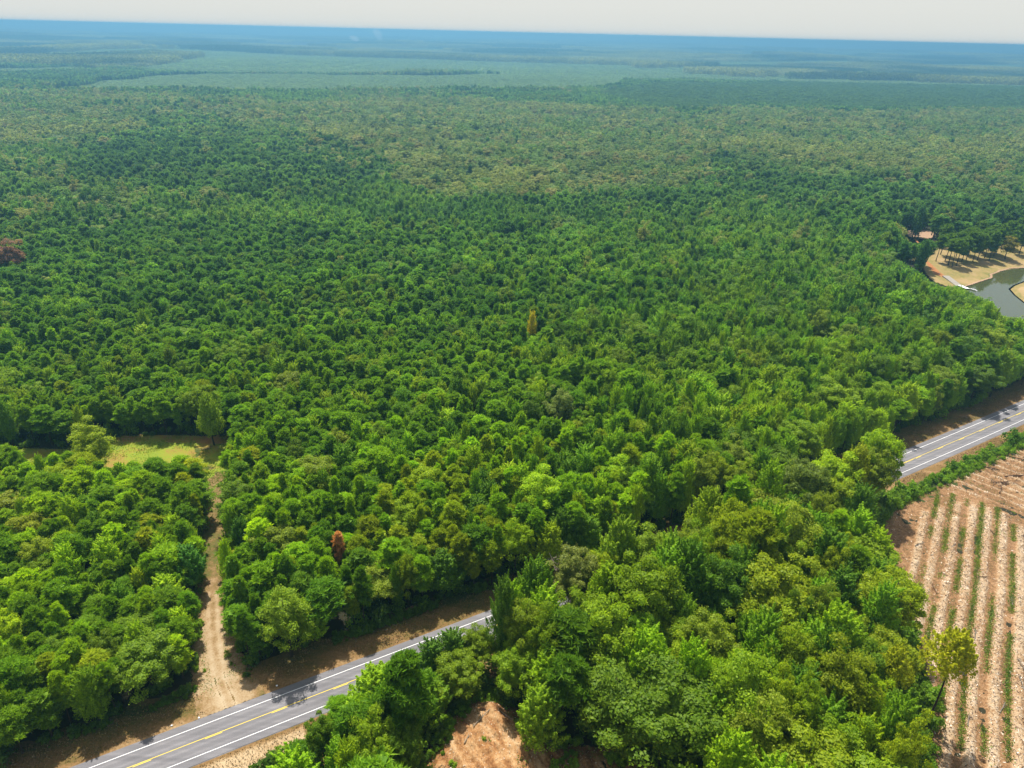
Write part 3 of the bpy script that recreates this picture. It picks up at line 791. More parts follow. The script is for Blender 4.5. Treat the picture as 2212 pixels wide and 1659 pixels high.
def ordinal(k):
    k += 1
    if k < 20: return ONES[k]
    t, o_ = divmod(k, 10)
    return ({2: 'twentieth', 3: 'thirtieth', 4: 'fortieth', 5: 'fiftieth'}[t] if o_ == 0 else {2: 'twenty', 3: 'thirty', 4: 'forty', 5: 'fifty'}[t] + '-' + ONES[o_])

A = np.array([(p[0], p[1], p[4]) for p in PTS])
AZ = ground_z(A[:, 0], A[:, 1])
tpx, tpy, tdep = PX(A[:, 0], A[:, 1], AZ + A[:, 2] * 0.8)
inframe = (tpx > -15) & (tpx < 2227) & (tpy > 60) & (tpy < 1700)
chosen = {}
for kind in KINDS:
    idx = [i for i, p in enumerate(PTS) if (p[2] == kind or (p[2] == 'high' and kind == 'sweetgum_tree')) and inframe[i]]
    sz = [(-(10 if PTS[i][8] else 0) - KRAD[kind] * PTS[i][5] / tdep[i], i) for i in idx]
    sz.sort()
    chosen[kind] = [i for _, i in sz[:300]]
GROUP = {'pine_tree': 'pines of the forest', 'oak_tree': 'rounded broadleaf trees of the forest', 'sweetgum_tree': 'pointed broadleaf trees of the forest'}

# ------------------------------------------------------------------ ground and everything flat
def sheet(name, poly, z, mat, res=1.0, jit=0.6, ufun=None, zfun=None, kind='structure', edge=None):
    """an uneven-edged ground sheet: grid cells whose centre falls in the jittered polygon"""
    px_ = [q[0] for q in poly]; py_ = [q[1] for q in poly]
    xs = np.arange(min(px_) - 1, max(px_) + 1 + res, res); ys = np.arange(min(py_) - 1, max(py_) + 1 + res, res)
    X, Y = np.meshgrid(xs, ys)
    W = lambda a, b, s: jit * 2 * (fbm(a, b, 4.0, s, 3) - 0.5)
    inn = inpoly(X + W(X, Y, 21), Y + W(X, Y, 22), poly)
    cell = inn[:-1, :-1] & inn[1:, :-1] & inn[:-1, 1:] & inn[1:, 1:]
    idx = np.arange(X.size).reshape(X.shape)
    q = np.stack([idx[:-1, :-1][cell], idx[:-1, 1:][cell], idx[1:, 1:][cell], idx[1:, :-1][cell]], 1)
    used = np.zeros(X.size, bool); used[q.ravel()] = True
    re = np.cumsum(used) - 1
    x, y = X.ravel()[used], Y.ravel()[used]
    zz = np.full(len(x), z) if zfun is None else z + zfun(x, y)
    uu = np.zeros(len(x)) if ufun is None else ufun(x, y)
    me = mesh_np(name, np.stack([x, y, zz], 1), re[q], attrs={'u': uu}, smooth=True)
    o = link(name, me, [mat]); tag(o, kind=kind)
    return o

# the ground: fine rings out to the horizon
ds = np.concatenate([np.linspace(-60, 600, 40), np.geomspace(640, 60000, 110)])
rows_v = []
for d in ds:
    wv = 0.95 * max(d, 0) + 420
    xs = np.linspace(-wv, wv, 120)
    rows_v.append(np.stack([xs, np.full(120, d), np.zeros(120)], 1))
V = np.concatenate(rows_v); V[:, 2] = ground_z(V[:, 0], V[:, 1])
V[V[:, 1] > 26000, 2] *= 0.9
i0 = np.arange((len(ds) - 1) * 120).reshape(-1, 120)[:, :-1].ravel()
Q4 = np.stack([i0, i0 + 1, i0 + 121, i0 + 120], 1)
tag(link('ground', mesh_np('ground', V, Q4, smooth=True), [M_floor]), kind='structure')

# verges, road, lines
US = np.arange(-70, 420, 2.0)
def strip(name, offs, z, mat, us=US, uf=None, jit=0.0):
    V = []; u_ = []
    offs = np.asarray(offs, float)
    for u in us:
        vc = road_v(u)
        for j, o_ in enumerate(offs):
            oo = o_
            if jit and j in (0, len(offs) - 1): oo = o_ + jit * (fbm(np.array([u * 1.0]), np.array([j * 50.0]), 3.0, 8)[0] - 0.5)
            x, y = from_uv(u, vc + oo); V.append((x, y, z)); u_.append(uf(u, oo) if uf else 0)
    k = len(offs)
    i0 = (np.arange(len(us) - 1)[:, None] * k + np.arange(k - 1)[None]).ravel()
    me = mesh_np(name, np.array(V), np.stack([i0, i0 + k, i0 + k + 1, i0 + 1], 1), attrs={'u': u_}, smooth=True)
    o = link(name, me, [mat]); tag(o, kind='structure'); return o

def verge_u(u, o):
    n = float(vnoise(np.array([u]), np.array([o * 3.0]), 14, 71)[0]) - 0.5
    if o > 0:   # far side: darker, most at the outer rim, worn pale close to the road
        return -0.06 + 0.10 * n + (0.05 if o < 5.6 else 0) - (0.07 if o > 10.5 else 0)
    pale = 0.26 if (u < 14 and o < -6.2) else 0.0
    return 0.0 + 0.10 * n + pale - (0.26 if (u > 170 and o < -8.4) else 0)
strip('verge', [-15.5, -13, -11, -9.5, -8, -6.5, -5.4, -4.4, 4.4, 5.4, 6.5, 8, 9.5, 11, 12.5, 14.5], 0.03, M_verge, uf=verge_u, us=np.arange(-70, 420, 1.0), jit=2.5)
offs = np.array([-4.85, -4.2, -3.3, -2.9, -2.45, -2.0, -1.5, -1.0, -.55, 0, .55, 1, 1.5, 2, 2.45, 2.9, 3.3, 4.2, 4.85])
def asp(u, o):
    a = abs(o)
    w = math.exp(-((a - 1.0) / 0.32) ** 2) + math.exp(-((a - 2.55) / 0.32) ** 2)
    return 0.13 * w - 0.07 + (0.06 if a > 3.4 else 0)
strip('road', offs, 0.10, M_asphalt, uf=asp, us=np.arange(-70, 420, 1.0), jit=0.35)
# the pavement's raised edge
for s in (-1, 1):
    V = []; us = np.arange(-70, 420, 2.0)
    for u in us:
        vc = road_v(u)
        for o_, z in ((4.66, 0.097), (5.05, 0.02)):
            x, y = from_uv(u, vc + s * o_); V.append((x, y, z))
    i0 = np.arange(len(us) - 1) * 2
    tag(link('road_shoulder', mesh_np('road_shoulder', np.array(V), np.stack([i0, i0 + 2, i0 + 3, i0 + 1], 1), attrs={'u': np.zeros(len(V))}), [M_asphalt]), kind='structure')
strip('edge_line', [3.16, 3.31], 0.105, M_white)
strip('edge_line', [-3.31, -3.16], 0.105, M_white)
strip('centre_line', [0.06, 0.17], 0.105, M_yellow)
strip('centre_line', [-0.17, -0.06], 0.105, M_yellow, us=np.arange(112, 212, 2.0))
for k in range(-5, 10):
    u0 = -3.3 + 12.19 * k
    strip('centre_dash', [-0.19, -0.07], 0.105, M_yellow, us=np.array([u0, u0 + 1.5, u0 + 3.05]))
for k in range(17, 30):
    u0 = 4.0 + 12.19 * k
    strip('centre_dash', [-0.19, -0.07], 0.105, M_yellow, us=np.array([u0, u0 + 1.5, u0 + 3.05]))

# dirt track
def track_u(x, y):
    d = polydist(x, y, TRACK)
    t = np.clip((y - 96) / 100, 0, 1)
    rut = np.exp(-((d - 0.95) / 0.45) ** 2)
    pale = np.interp(y, [92, 100, 118, 128, 134, 142, 160, 172, 180, 200], [0.16, 0.16, 0.08, 0.0, -0.10, -0.17, -0.08, -0.02, -0.16, -0.04])
    return pale + 0.10 * rut * (y < 128) - 0.05 * np.clip(d - 2.0, 0, 4) + np.where((d < 0.5) & (y < 128), -0.05, 0)
tp = np.array(TRACK)
dd = np.gradient(tp, axis=0); dd /= np.linalg.norm(dd, axis=1, keepdims=True); nn = np.stack([-dd[:, 1], dd[:, 0]], 1)
wd = np.array([5.6, 4.8, 3.8, 3.4, 3.4, 3.4, 3.4, 3.4, 3.4, 3.6, 3.8, 3.8])[:, None]
TP = [tuple(q) for q in (tp + nn * (wd + 2))] + [tuple(q) for q in (tp - nn * (wd + 2))[::-1]]
def off_road(poly):
    return poly
TP = [(max(-400, a), b) for a, b in TP]
def track_z(x, y):
    d = polydist(x, y, TRACK)
    u, v = to_uv(x, y); e = v - road_v(u)
    return np.where(e < 5.2, -0.03, 0.02 + 0.05 * fbm(x, y, 1.2, 4, 2)) - 0.09 * np.exp(-((d - 0.95) / 0.35) ** 2) * (e > 5.4) * (y < 140) + 0.0
tr = sheet('dirt_track', TP, 0.06, M_track, 0.35, 1.0, track_u, track_z)
sheet('clearing', CLEARING, 0.04, M_clear, 1.0, 1.2, lambda x, y: 0.10 * (vnoise(x, y, 14, 88) - 0.5) + np.where(y > 194, -0.10, 0.04), lambda x, y: 0.15 * fbm(x, y, 3, 4, 2))

# cleared field with its beds
RD = R_(57.5); RE = np.array([math.cos(RD), math.sin(RD)]); RN = np.array([math.sin(RD), -math.cos(RD)])
ROWS = [10.6, 14.2, 18.0, 21.9, 25.6, 29.4, 33.5, 37.6, 41.6, 45.7, 49.8, 53.9]
def row_st(x, y): return x * RE[0] + y * RE[1], x * RN[0] + y * RN[1]
ROW_END = {i: e for i, e in enumerate([206, 211, 216, 217, 217.5, 218, 214, 211, 208, 205, 202, 199])}
def bed_profile(x, y):
    s, t = row_st(x, y)
    t = t + 0.5 * (vnoise(s, t * 0, 14, 19) - 0.5) * 1.0
    b = np.zeros(x.shape)
    for i, c in enumerate(ROWS):
        e = ROW_END[i]
        st = 158 if i == 0 else (134 if i == 1 else (118 if i == 2 else -50))
        w = 0.82 + 0.30 * vnoise(s, s * 0 + i * 9, 7, 23)
        b = np.maximum(b, np.exp(-(np.abs(t - c) / w) ** 4.5) * np.clip((e - s) / 3, 0, 1) * np.clip((s - st) / 6, 0, 1) * (0.75 + 0.35 * vnoise(s, s * 0 + i * 5, 4, 29)))
    return b, s, t
def head_profile(x, y, s):
    # windrows of the headland, running the other way
    c = (y * math.cos(R_(-50)) - x * math.sin(R_(-50)))
    k = np.sin(c * 2 * math.pi / 3.9 + 2.0 * vnoise(x, y, 12, 61))
    return np.clip(k, 0, 1) ** 1.5 * np.clip((s - 219) / 4, 0, 1)
def field_z(x, y):
    b, s, t = bed_profile(x, y)
    hd = head_profile(x, y, s)
    rough = fbm(x, y, 1.3, 91, 3) - 0.5
    e = np.clip(polydist(x, y, FIELD, True) / 2.0, 0, 1)
    return e * (0.52 * b + 0.45 * hd + 0.62 * rough * (0.35 + 0.9 * b + 0.7 * hd) + 0.25 * (fbm(x, y, 6, 92, 2) - 0.5)) + 0.03
def field_u(x, y):
    b, s, t = bed_profile(x, y)
    hd = head_profile(x, y, s)
    return 0.13 * b + 0.16 * hd - 0.03 + 0.14 * (fbm(x, y, 9, 93, 2) - 0.5) - 0.05 * (b < 0.1)
nf = 0
fp = [q for q in FIELD]
sheet('cleared_field', fp, 0.05, M_field, 0.42, 1.5, field_u, field_z)

# bare mound at the bottom
def mound_z(x, y):
    e = np.clip(polydist(x, y, MOUND, True) / 5.0, 0, 1); e = e * e * (3 - 2 * e)
    a = (x - 3) * 0.83 + (y - 90) * 0.4
    gul = np.abs(fbm(a * 3.2, y * 0.55, 2.6, 15, 3) - 0.5)
    return e * (2.4 * np.exp(-((x - 0) / 14) ** 2) - 2.4 * gul + 0.9 * (fbm(x, y, 1.1, 16, 3) - 0.5)) + 0.04
def mound_u(x, y):
    e = np.clip(polydist(x, y, MOUND, True) / 4.0, 0, 1)
    a = (x - 3) * 0.83 + (y - 90) * 0.4
    return 0.34 * (fbm(a * 3.0, y * 0.5, 3.2, 18, 2) - 0.5) - 0.14 * (1 - e) + 0.04
sheet('dirt_mound', MOUND, 0.05, M_mound, 0.3, 1.4, mound_u, mound_z)

# pond side
def bank_z(x, y):
    return 0.1 + np.clip(polydist(x, y, WATER, True) - 1.0, 0, 40) * 0.05
sheet('grass_bank', SLOPE, 0.04, M_slope, 1.2, 0.4, lambda x, y: 0.16 * (vnoise(x, y, 9, 55) - 0.5) - 0.10 * (polydist(x, y, WATER, True) < 2.2), bank_z)
sheet('peninsula', PENIN, 0.14, M_slope, 1.0, 0.4, lambda x, y: 0.08 + 0.14 * (vnoise(x, y, 8, 56) - 0.5) - 0.14 * (polydist(x, y, WATER, True) < 4), lambda x, y: np.clip(polydist(x, y, WATER, True), 0, 9) * 0.06)
sheet('park_grass', OPEN_PARK, 0.02, M_slope, 2.0, 1.5, lambda x, y: -0.10 + 0.2 * (vnoise(x, y, 12, 57) - 0.5), lambda x, y: 0.3 + 0 * x)
sheet('sand_patch', SAND, 1.2, M_sand, 1.2, 1.2, None, lambda x, y: 0.2 * fbm(x, y, 5, 5, 2))
def ribbon(pts, w): 
    p_ = np.array(pts); d_ = np.gradient(p_, axis=0); d_ /= np.linalg.norm(d_, axis=1, keepdims=True); n_ = np.stack([-d_[:, 1], d_[:, 0]], 1)
    w = np.asarray(w)[:, None]
    return [tuple(q) for q in p_ + n_ * w] + [tuple(q) for q in (p_ - n_ * w)[::-1]]
sheet('red_dirt_road', ribbon([(244.2, 391), (243.6, 397), (245.6, 407.9), (248, 418), (251, 428), (258, 440), (268, 474)], [2.0, 2.6, 2.0, 1.3, 1.1, 1.0, 1.0]), 0.05, M_red, 0.5, 0.5, None, lambda x, y: bank_z(x, y))
sheet('shore_mud', ribbon([(345, 437.5), (304.6, 416), (296, 414.2), (287.2, 409), (276.5, 400.8), (272.6, 394), (264.2, 388.6), (253, 380.6), (247.8, 377)], [1.0] * 9), 0.42, M_sand, 0.6, 0.5)
wt = link('pond', mesh_np('pond', np.array([(x, y, 0.16) for x, y in [(222, 285), (350, 285), (350, 440), (222, 440)]]), np.array([[0, 1, 2, 3]])), [M_water]); 
# cut the pond sheet to its outline
import bmesh
bm = bmesh.new()
vs = [bm.verts.new((x, y, 0.20)) for x, y in WATER]
f_ = bm.faces.new(vs); bmesh.ops.triangulate(bm, faces=[f_]); bmesh.ops.recalc_face_normals(bm, faces=bm.faces)
for f_ in bm.faces:
    if f_.normal.z < 0: f_.normal_flip()
bm.to_mesh(wt.data); bm.free(); tag(wt, kind='structure')

def box_acc(a, c, sx, sy, sz, rz=0.0, rx=0.0):
    p8 = np.array([(x, y, z) for x in (-.5, .5) for y in (-.5, .5) for z in (-.5, .5)]) * (sx, sy, sz)
    R = np.array(Matrix.Rotation(rz, 3, 'Z') @ Matrix.Rotation(rx, 3, 'X'))
    a.add(p8 @ R.T + np.array(c), [(0, 1, 3, 2), (4, 6, 7, 5), (0, 4, 5, 1), (2, 3, 7, 6), (0, 2, 6, 4), (1, 5, 7, 3)])

def piece(name, acc, mat, parent=None):
    return link(name, acc.mesh(name), [mat], parent)
# concrete boat ramp slab, built in three cast bays
a = Acc()
rp = [(245.2, 392.0), (245.0, 386.5), (244.9, 381.5), (244.9, 377.2)]
ramp_o = bpy.data.objects.new('boat_ramp', None); C.objects.link(ramp_o); ramp_o.location = (245, 385, 0)
tag(ramp_o, 'pale concrete boat ramp running from the red dirt road down to the pond', 'boat ramp')
for i in range(3):
    a = Acc(); y0, y1 = rp[i][1] - 0.05, rp[i + 1][1] + 0.05
    z0, z1 = 1.55 - i * 0.4, 1.15 - i * 0.4
    v = np.array([(243.2, y0, z0), (246.9, y0, z0), (246.9, y1, z1), (243.2, y1, z1), (243.2, y0, z0 - .9), (246.9, y0, z0 - .9), (246.9, y1, z1 - .9), (243.2, y1, z1 - .9)]) - np.array([245, 385, 0])
    a.add(v, [(0, 3, 2, 1), (0, 1, 5, 4), (1, 2, 6, 5), (2, 3, 7, 6), (3, 0, 4, 7)])
    piece('slab', a, M_concrete, ramp_o)
dock = bpy.data.objects.new('dock', None); C.objects.link(dock); dock.location = (245.6, 374.4, 0)
tag(dock, 'small white-decked floating dock at the foot of the concrete boat ramp', 'dock')
for i in range(8):
    a = Acc(); box_acc(a, (-0.3 + i * 0.14, 2.6 - i * 0.74, 0.72), 2.6, 0.68, 0.10, -0.18); piece('plank', a, M_whitepaint, dock)
for sx in (-1, 1):
    a = Acc(); box_acc(a, (0.2 + sx * 1.1, 0, 0.5), 0.35, 6.0, 0.32, 0.18); piece('float', a, M_bark, dock)
for (qx, qy) in ((-0.9, -2.4), (1.9, -2.6)):
    a = Acc(); box_acc(a, (qx, qy, 0.8), 0.16, 0.16, 1.6); piece('post', a, M_wood, dock)
skiff = bpy.data.objects.new('small_boat', None); C.objects.link(skiff); skiff.location = (249.0, 370.6, 0.25); skiff.rotation_euler = (0, 0, -1.2)
tag(skiff, 'small pale flat-bottomed boat moored past the end of the dock', 'boat')
a = Acc()
xs_ = np.linspace(-2.1, 2.1, 7); wv = [0.62, 0.7, 0.74, 0.74, 0.68, 0.5, 0.18]
ring = []
for x_, w_ in zip(xs_, wv):
    ring += [(x_, -w_, 0.45 + 0.03 * x_), (x_, -w_ * 0.75, 0.0), (x_, w_ * 0.75, 0.0), (x_, w_, 0.45 + 0.03 * x_), (x_, w_ * 0.9, 0.43), (x_, w_ * 0.68, 0.08), (x_, -w_ * 0.68, 0.08), (x_, -w_ * 0.9, 0.43)]
q = [(i * 8 + j, i * 8 + (j + 1) % 8, i * 8 + 8 + (j + 1) % 8, i * 8 + 8 + j) for i in range(6) for j in range(8)] + [(0, 1, 6, 7), (1, 2, 5, 6), (2, 3, 4, 5), (48, 49, 54, 55), (49, 50, 53, 54), (50, 51, 52, 53)]
a.add(np.array(ring), q); piece('hull', a, M_whitepaint, skiff)
for x_ in (-1.2, 0.3):
    a = Acc(); box_acc(a, (x_, 0, 0.34), 0.28, 1.28, 0.05); piece('bench', a, M_wood, skiff)

# ------------------------------------------------------------------ trees as individuals
n_l = {}
def set_tint(o, c): o['tint'] = [float(q) for q in c]
def make_tree(i):
    x, y, kind, var, h, wf, c, cn_, lab = PTS[i]
    cm, tm, Rr, hr = HIGH if kind == 'high' else LIB[kind][var]
    nm = {'high': 'sweetgum_tree'}.get(kind, kind)
    e = bpy.data.objects.new(nm, None)
    e.location = (x, y, float(AZ[i])); e.rotation_euler = (0, 0, random.random() * 6.283)
    e.scale = (wf, wf * (0.92 + 0.16 * random.random()), h / hr)
    C.objects.link(e)
    co = bpy.data.objects.new('crown', cm); C.objects.link(co); co.parent = e; set_tint(co, c)
    to = bpy.data.objects.new('trunk', tm); C.objects.link(to); to.parent = e
    return e
labs = {}
ents = []
for kind in KINDS:
    for i in chosen[kind]:
        x, y, k2, var, h, wf, c, cn_, lab = PTS[i]
        if lab is None:
            best = min(range(len(ANCH)), key=lambda q: (ANCH[q][1] - x) ** 2 + (ANCH[q][2] - y) ** 2)
            nm, ax, ay = ANCH[best]
            # directions as seen by the camera
            L = math.hypot(ax, ay); fx, fy = ax / L, ay / L
            dx, dy = x - ax, y - ay
            fwd = dx * fx + dy * fy; side = dx * fy - dy * fx
            if abs(fwd) > abs(side): dr = 'behind' if fwd > 0 else 'in front of'
            else: dr = 'right of' if side > 0 else 'left of'
            ents.append(((cn_, NOUN[kind], dr, nm), math.hypot(dx, dy), i, kind))
        else:
            ents.append(((None,), 0, i, kind))
cells = {}
for e in ents:
    if e[0][0] is not None: cells.setdefault(e[0], []).append(e)
for k in cells: cells[k].sort(key=lambda e: e[1])
for e in ents:
    i, kind = e[2], e[3]
    o = make_tree(i)
    if e[0][0] is None: lab = PTS[i][8]
    else:
        rk = cells[e[0]].index(e)
        cn_, noun, dr, nm = e[0]
        if len(cells[e[0]]) == 1: lab = f'only {cn_} {noun} {dr} {nm}'
        elif rk == 0: lab = f'nearest {cn_} {noun} {dr} {nm}'
        else: lab = f'{ordinal(rk)} nearest {cn_} {noun} {dr} {nm}'
    tag(o, lab, 'tree', GROUP[kind])

# ------------------------------------------------------------------ the rest of the forest: instances on points
def merged_tree(cm, tm, name, keep=1.0, grow=1.0):
    """crown + trunk in one mesh; keep < 1 thins the leaves and grows them"""
    def arr(me):
        v = np.zeros(len(me.vertices) * 3, np.float32); me.vertices.foreach_get('co', v)
        return v.reshape(-1, 3)
    v = arr(cm); nq = len(v) // 4
    lv = np.zeros(len(v), np.float32); cm.attributes['leafv'].data.foreach_get('value', lv)
    v = v.reshape(nq, 4, 3); lv = lv.reshape(nq, 4)
    if keep < 1:
        s = rng.random(nq) < keep
        v, lv = v[s], lv[s]
        c = v.mean(1, keepdims=True); v = c + (v - c) * grow
    a = Acc(); v_ = v.reshape(-1, 3)
    a.add(v_, np.arange(len(v_)).reshape(-1, 4)); a.a = [lv.ravel()]
    nleaf = len(v)
    if tm is not None:
        tv = arr(tm); nl = len(tm.loops); li = np.zeros(nl, np.int32); tm.loops.foreach_get('vertex_index', li)
        tot = np.zeros(len(tm.polygons), np.int32); tm.polygons.foreach_get('loop_total', tot)
        st = np.zeros(len(tm.polygons), np.int32); tm.polygons.foreach_get('loop_start', st)
        q = np.array([li[s:s + 4] for s, t in zip(st, tot) if t == 4]); t3 = np.array([li[s:s + 3] for s, t in zip(st, tot) if t == 3])
        a.add(tv, q, t3)
    me = a.mesh(name)
    mi = np.ones(len(me.polygons), np.int32)
    mi[:nleaf] = 0
    me.polygons.foreach_set('material_index', mi)
    me.materials.append(cm.materials[0]); me.materials.append(M_bark)
    return me

def make_coll(name, meshes):
    c = bpy.data.collections.new(name)
    for i, me in enumerate(meshes):
        o = bpy.data.objects.new(f'{name}_{i:02d}', me); c.objects.link(o)
    return c

def instancer(name, coll, pts, rot, scl, idx, tint, label=None, cat=None, kind='stuff'):
    n_ = len(pts)
    me = bpy.data.meshes.new(name)
    me.vertices.add(n_); me.vertices.foreach_set('co', np.asarray(pts, np.float32).ravel())
    for nm, ty, da in (('rotz', 'FLOAT', rot), ('idx', 'INT', idx)):
        at_ = me.attributes.new(nm, ty, 'POINT'); at_.data.foreach_set('value', np.asarray(da, np.float32 if ty == 'FLOAT' else np.int32))
    at_ = me.attributes.new('scl', 'FLOAT_VECTOR', 'POINT'); at_.data.foreach_set('vector', np.asarray(scl, np.float32).ravel())
    at_ = me.attributes.new('tint', 'FLOAT_VECTOR', 'POINT'); at_.data.foreach_set('vector', np.asarray(tint, np.float32).ravel())
    o = link(name, me)
    ng = bpy.data.node_groups.new(name, 'GeometryNodeTree')
    ng.interface.new_socket('Geometry', in_out='INPUT', socket_type='NodeSocketGeometry')
    ng.interface.new_socket('Geometry', in_out='OUTPUT', socket_type='NodeSocketGeometry')
    N, L = ng.nodes, ng.links
    gi, go = N.new('NodeGroupInput'), N.new('NodeGroupOutput')
    ip = N.new('GeometryNodeInstanceOnPoints'); ci = N.new('GeometryNodeCollectionInfo')
    ci.inputs['Collection'].default_value = coll
    ci.inputs['Separate Children'].default_value = True; ci.inputs['Reset Children'].default_value = True
    ip.inputs['Pick Instance'].default_value = True
    def na(nm, ty):
        q = N.new('GeometryNodeInputNamedAttribute'); q.data_type = ty; q.inputs['Name'].default_value = nm
        return [s for s in q.outputs if s.enabled and s.name == 'Attribute'][0]
    cx = N.new('ShaderNodeCombineXYZ'); L.new(na('rotz', 'FLOAT'), cx.inputs['Z'])
    er = N.new('FunctionNodeEulerToRotation'); L.new(cx.outputs[0], er.inputs[0])
    L.new(gi.outputs[0], ip.inputs['Points']); L.new(ci.outputs[0], ip.inputs['Instance'])
    L.new(na('idx', 'INT'), ip.inputs['Instance Index']); L.new(er.outputs[0], ip.inputs['Rotation'])
    L.new(na('scl', 'FLOAT_VECTOR'), ip.inputs['Scale']); L.new(ip.outputs[0], go.inputs[0])
    md = o.modifiers.new('scatter', 'NODES'); md.node_group = ng
    tag(o, label, cat, None, kind)
    return o

# flat list of all shapes, three levels of detail
ORDER = []; full, mid, low = [], [], []
for kind in KINDS:
    for (cm, tm, Rr, hr) in LIB[kind]:
        ORDER.append((kind, Rr, hr))
        full.append(merged_tree(cm, tm, 'forest_tree'))
        mid.append(merged_tree(cm, tm, 'forest_tree_mid', 0.36, 1.6))
        low.append(merged_tree(cm, None, 'forest_tree_far', 0.09, 3.0))
base_i = {'pine_tree': 0, 'oak_tree': len(LIB['pine_tree']), 'sweetgum_tree': len(LIB['pine_tree']) + len(LIB['oak_tree'])}
taken = set(sum(chosen.values(), []))
buckets = {'full': [], 'mid': [], 'low': []}
for i, p in enumerate(PTS):
    if i in taken: continue
    d = math.hypot(p[0], p[1])
    buckets['full' if d < 330 else ('mid' if d < 850 else 'low')].append(i)
def go_(name, key, coll, label):
    ii = buckets[key]
    pt = [(PTS[i][0], PTS[i][1], AZ[i]) for i in ii]
    sc_ = [(PTS[i][5], PTS[i][5], PTS[i][4] / 18.0) for i in ii]
    ix = [base_i['sweetgum_tree' if PTS[i][2] == 'high' else PTS[i][2]] + PTS[i][3] for i in ii]
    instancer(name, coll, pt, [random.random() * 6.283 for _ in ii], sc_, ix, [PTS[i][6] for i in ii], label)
go_('forest', 'full', make_coll('near_lib', full), 'dense green mixed forest filling in between and beyond the single trees')
go_('middle_forest', 'mid', make_coll('mid_lib', mid), 'mixed forest canopy in the middle distance beyond the road woods')
go_('distant_forest', 'low', make_coll('far_lib', low), 'distant forest canopy with brownish and dark stands and smooth plantations')

# tiles of forest far away
def tile_mesh(name, size, spacing, hmean, R0, leaf, nleaf, cone=False, var=0.25):
    n_ = int(size / spacing)
    X, Y = np.meshgrid(np.arange(n_), np.arange(n_))
    X = ((X + rng.uniform(0.05, 0.95, X.shape)) * spacing - size / 2).ravel(); Y = ((Y + rng.uniform(0.05, 0.95, Y.shape)) * spacing - size / 2).ravel()
    a = Acc(); T = len(X)
    hh = hmean * (1 + var * (rng.random(T) - 0.5) * 2); rr = R0 * (0.7 + 0.6 * rng.random(T))
    q = rand_dirs(T * nleaf, 0.45); k = np.repeat(np.arange(T), nleaf)
    pos = np.stack([X[k] + q[:, 0] * rr[k], Y[k] + q[:, 1] * rr[k], hh[k] - rr[k] * 1.2 + q[:, 2] * rr[k] * 1.2], 1)
    if cone:
        t = rng.random(T * nleaf); pos = np.stack([X[k] + q[:, 0] * rr[k] * (1 - t), Y[k] + q[:, 1] * rr[k] * (1 - t), hh[k] * (0.25 + 0.75 * t)], 1)
    leaves(a, pos, q + rng.normal(scale=0.3, size=q.shape), leaf * (0.7 + 0.6 * rng.random(len(q))))
    # side skirt so a stand's edge reads as a wall of leaves
    m_ = int(T * 3); e = rng.integers(0, 4, m_); s = rng.uniform(-size / 2, size / 2, m_); zz = rng.random(m_) * hmean * 0.8
    px_ = np.where(e == 0, -size / 2, np.where(e == 1, size / 2, s)); py_ = np.where(e == 2, -size / 2, np.where(e == 3, size / 2, s))
    leaves(a, np.stack([px_, py_, zz], 1), np.stack([px_, py_, 0 * px_], 1) + rng.normal(scale=12, size=(m_, 3)), leaf * 1.1 * np.ones(m_))
    return with_mat(a.mesh(name), M_leaf)
tiles = [tile_mesh('forest_block', 64, 7.0, 17, 3.6, 1.7, 16) for _ in range(3)] + [tile_mesh('plantation_block', 64, 4.6, 6.5, 2.6, 1.5, 8, False, 0.10) for _ in range(2)]
def tile_fill(d0, d1, size, scale_, name, label):
    ys = np.arange(d0, d1, size)
    X, Y = np.meshgrid(np.arange(-0.84 * d1, 0.84 * d1, size), ys)
    X, Y = X.ravel(), Y.ravel(); ok = np.abs(X) < 0.82 * Y + 150
    X, Y = X[ok], Y[ok]
    pl = np.zeros(len(X), bool)
    for q in PLANT: pl |= inpoly(X, Y, q)
    cell = fbm(X * 0.8, Y * 1.3, 1300, 31 + int(d0), 2); c2 = vnoise(X, Y, 2400, 35); b_ = vnoise(X, Y, 300, 37)
    pl |= (cell > 0.60) & (d0 > 2000)
    bare = (vnoise(X, Y * 0.6, 1700, 99) > 0.90)
    h = np.where(cell > 0.47, 1.35, 0.75) + 0.30 * (b_ - 0.5) + 0.25 * (c2 > 0.5)
    h = np.where(pl, 1.0, h)
    idx = np.where(pl, 3 + rng.integers(0, 2, len(X)), rng.integers(0, 3, len(X)))
    tn = fbm(X, Y, 500, 41, 3)[:, None]
    t1, t2 = np.array([(0.018, 0.06, 0.014)]), np.array([(0.24, 0.27, 0.10)])
    k = np.clip((tn - 0.36) / 0.28, 0, 1)
    col_ = t1 * (1 - k) + t2 * k
    col_ = np.where(pl[:, None], np.array([(0.135, 0.215, 0.095)]), col_) * (0.88 + 0.24 * rng.random((len(X), 1)))
    s = scale_ * size / 64.0 / scale_
    keep = ~bare
    sc_ = np.stack([np.full(len(X), size / 64.0), np.full(len(X), size / 64.0), h], 1)
    rz = rng.integers(0, 4, len(X)) * math.pi / 2
    z = ground_z(X, Y)
    o = instancer(name, TILEC, np.stack([X, Y, z], 1)[keep], rz[keep], sc_[keep], idx[keep], col_[keep], label)
TILEC = make_coll('tile_lib', tiles)
tile_fill(2300, 6400, 64, 1, 'far_forest', 'forest and plantations far off, fading into blue haze')
tile_fill(6400, 16000, 190, 3, 'horizon_forest', 'forest near the horizon, almost lost in blue haze')

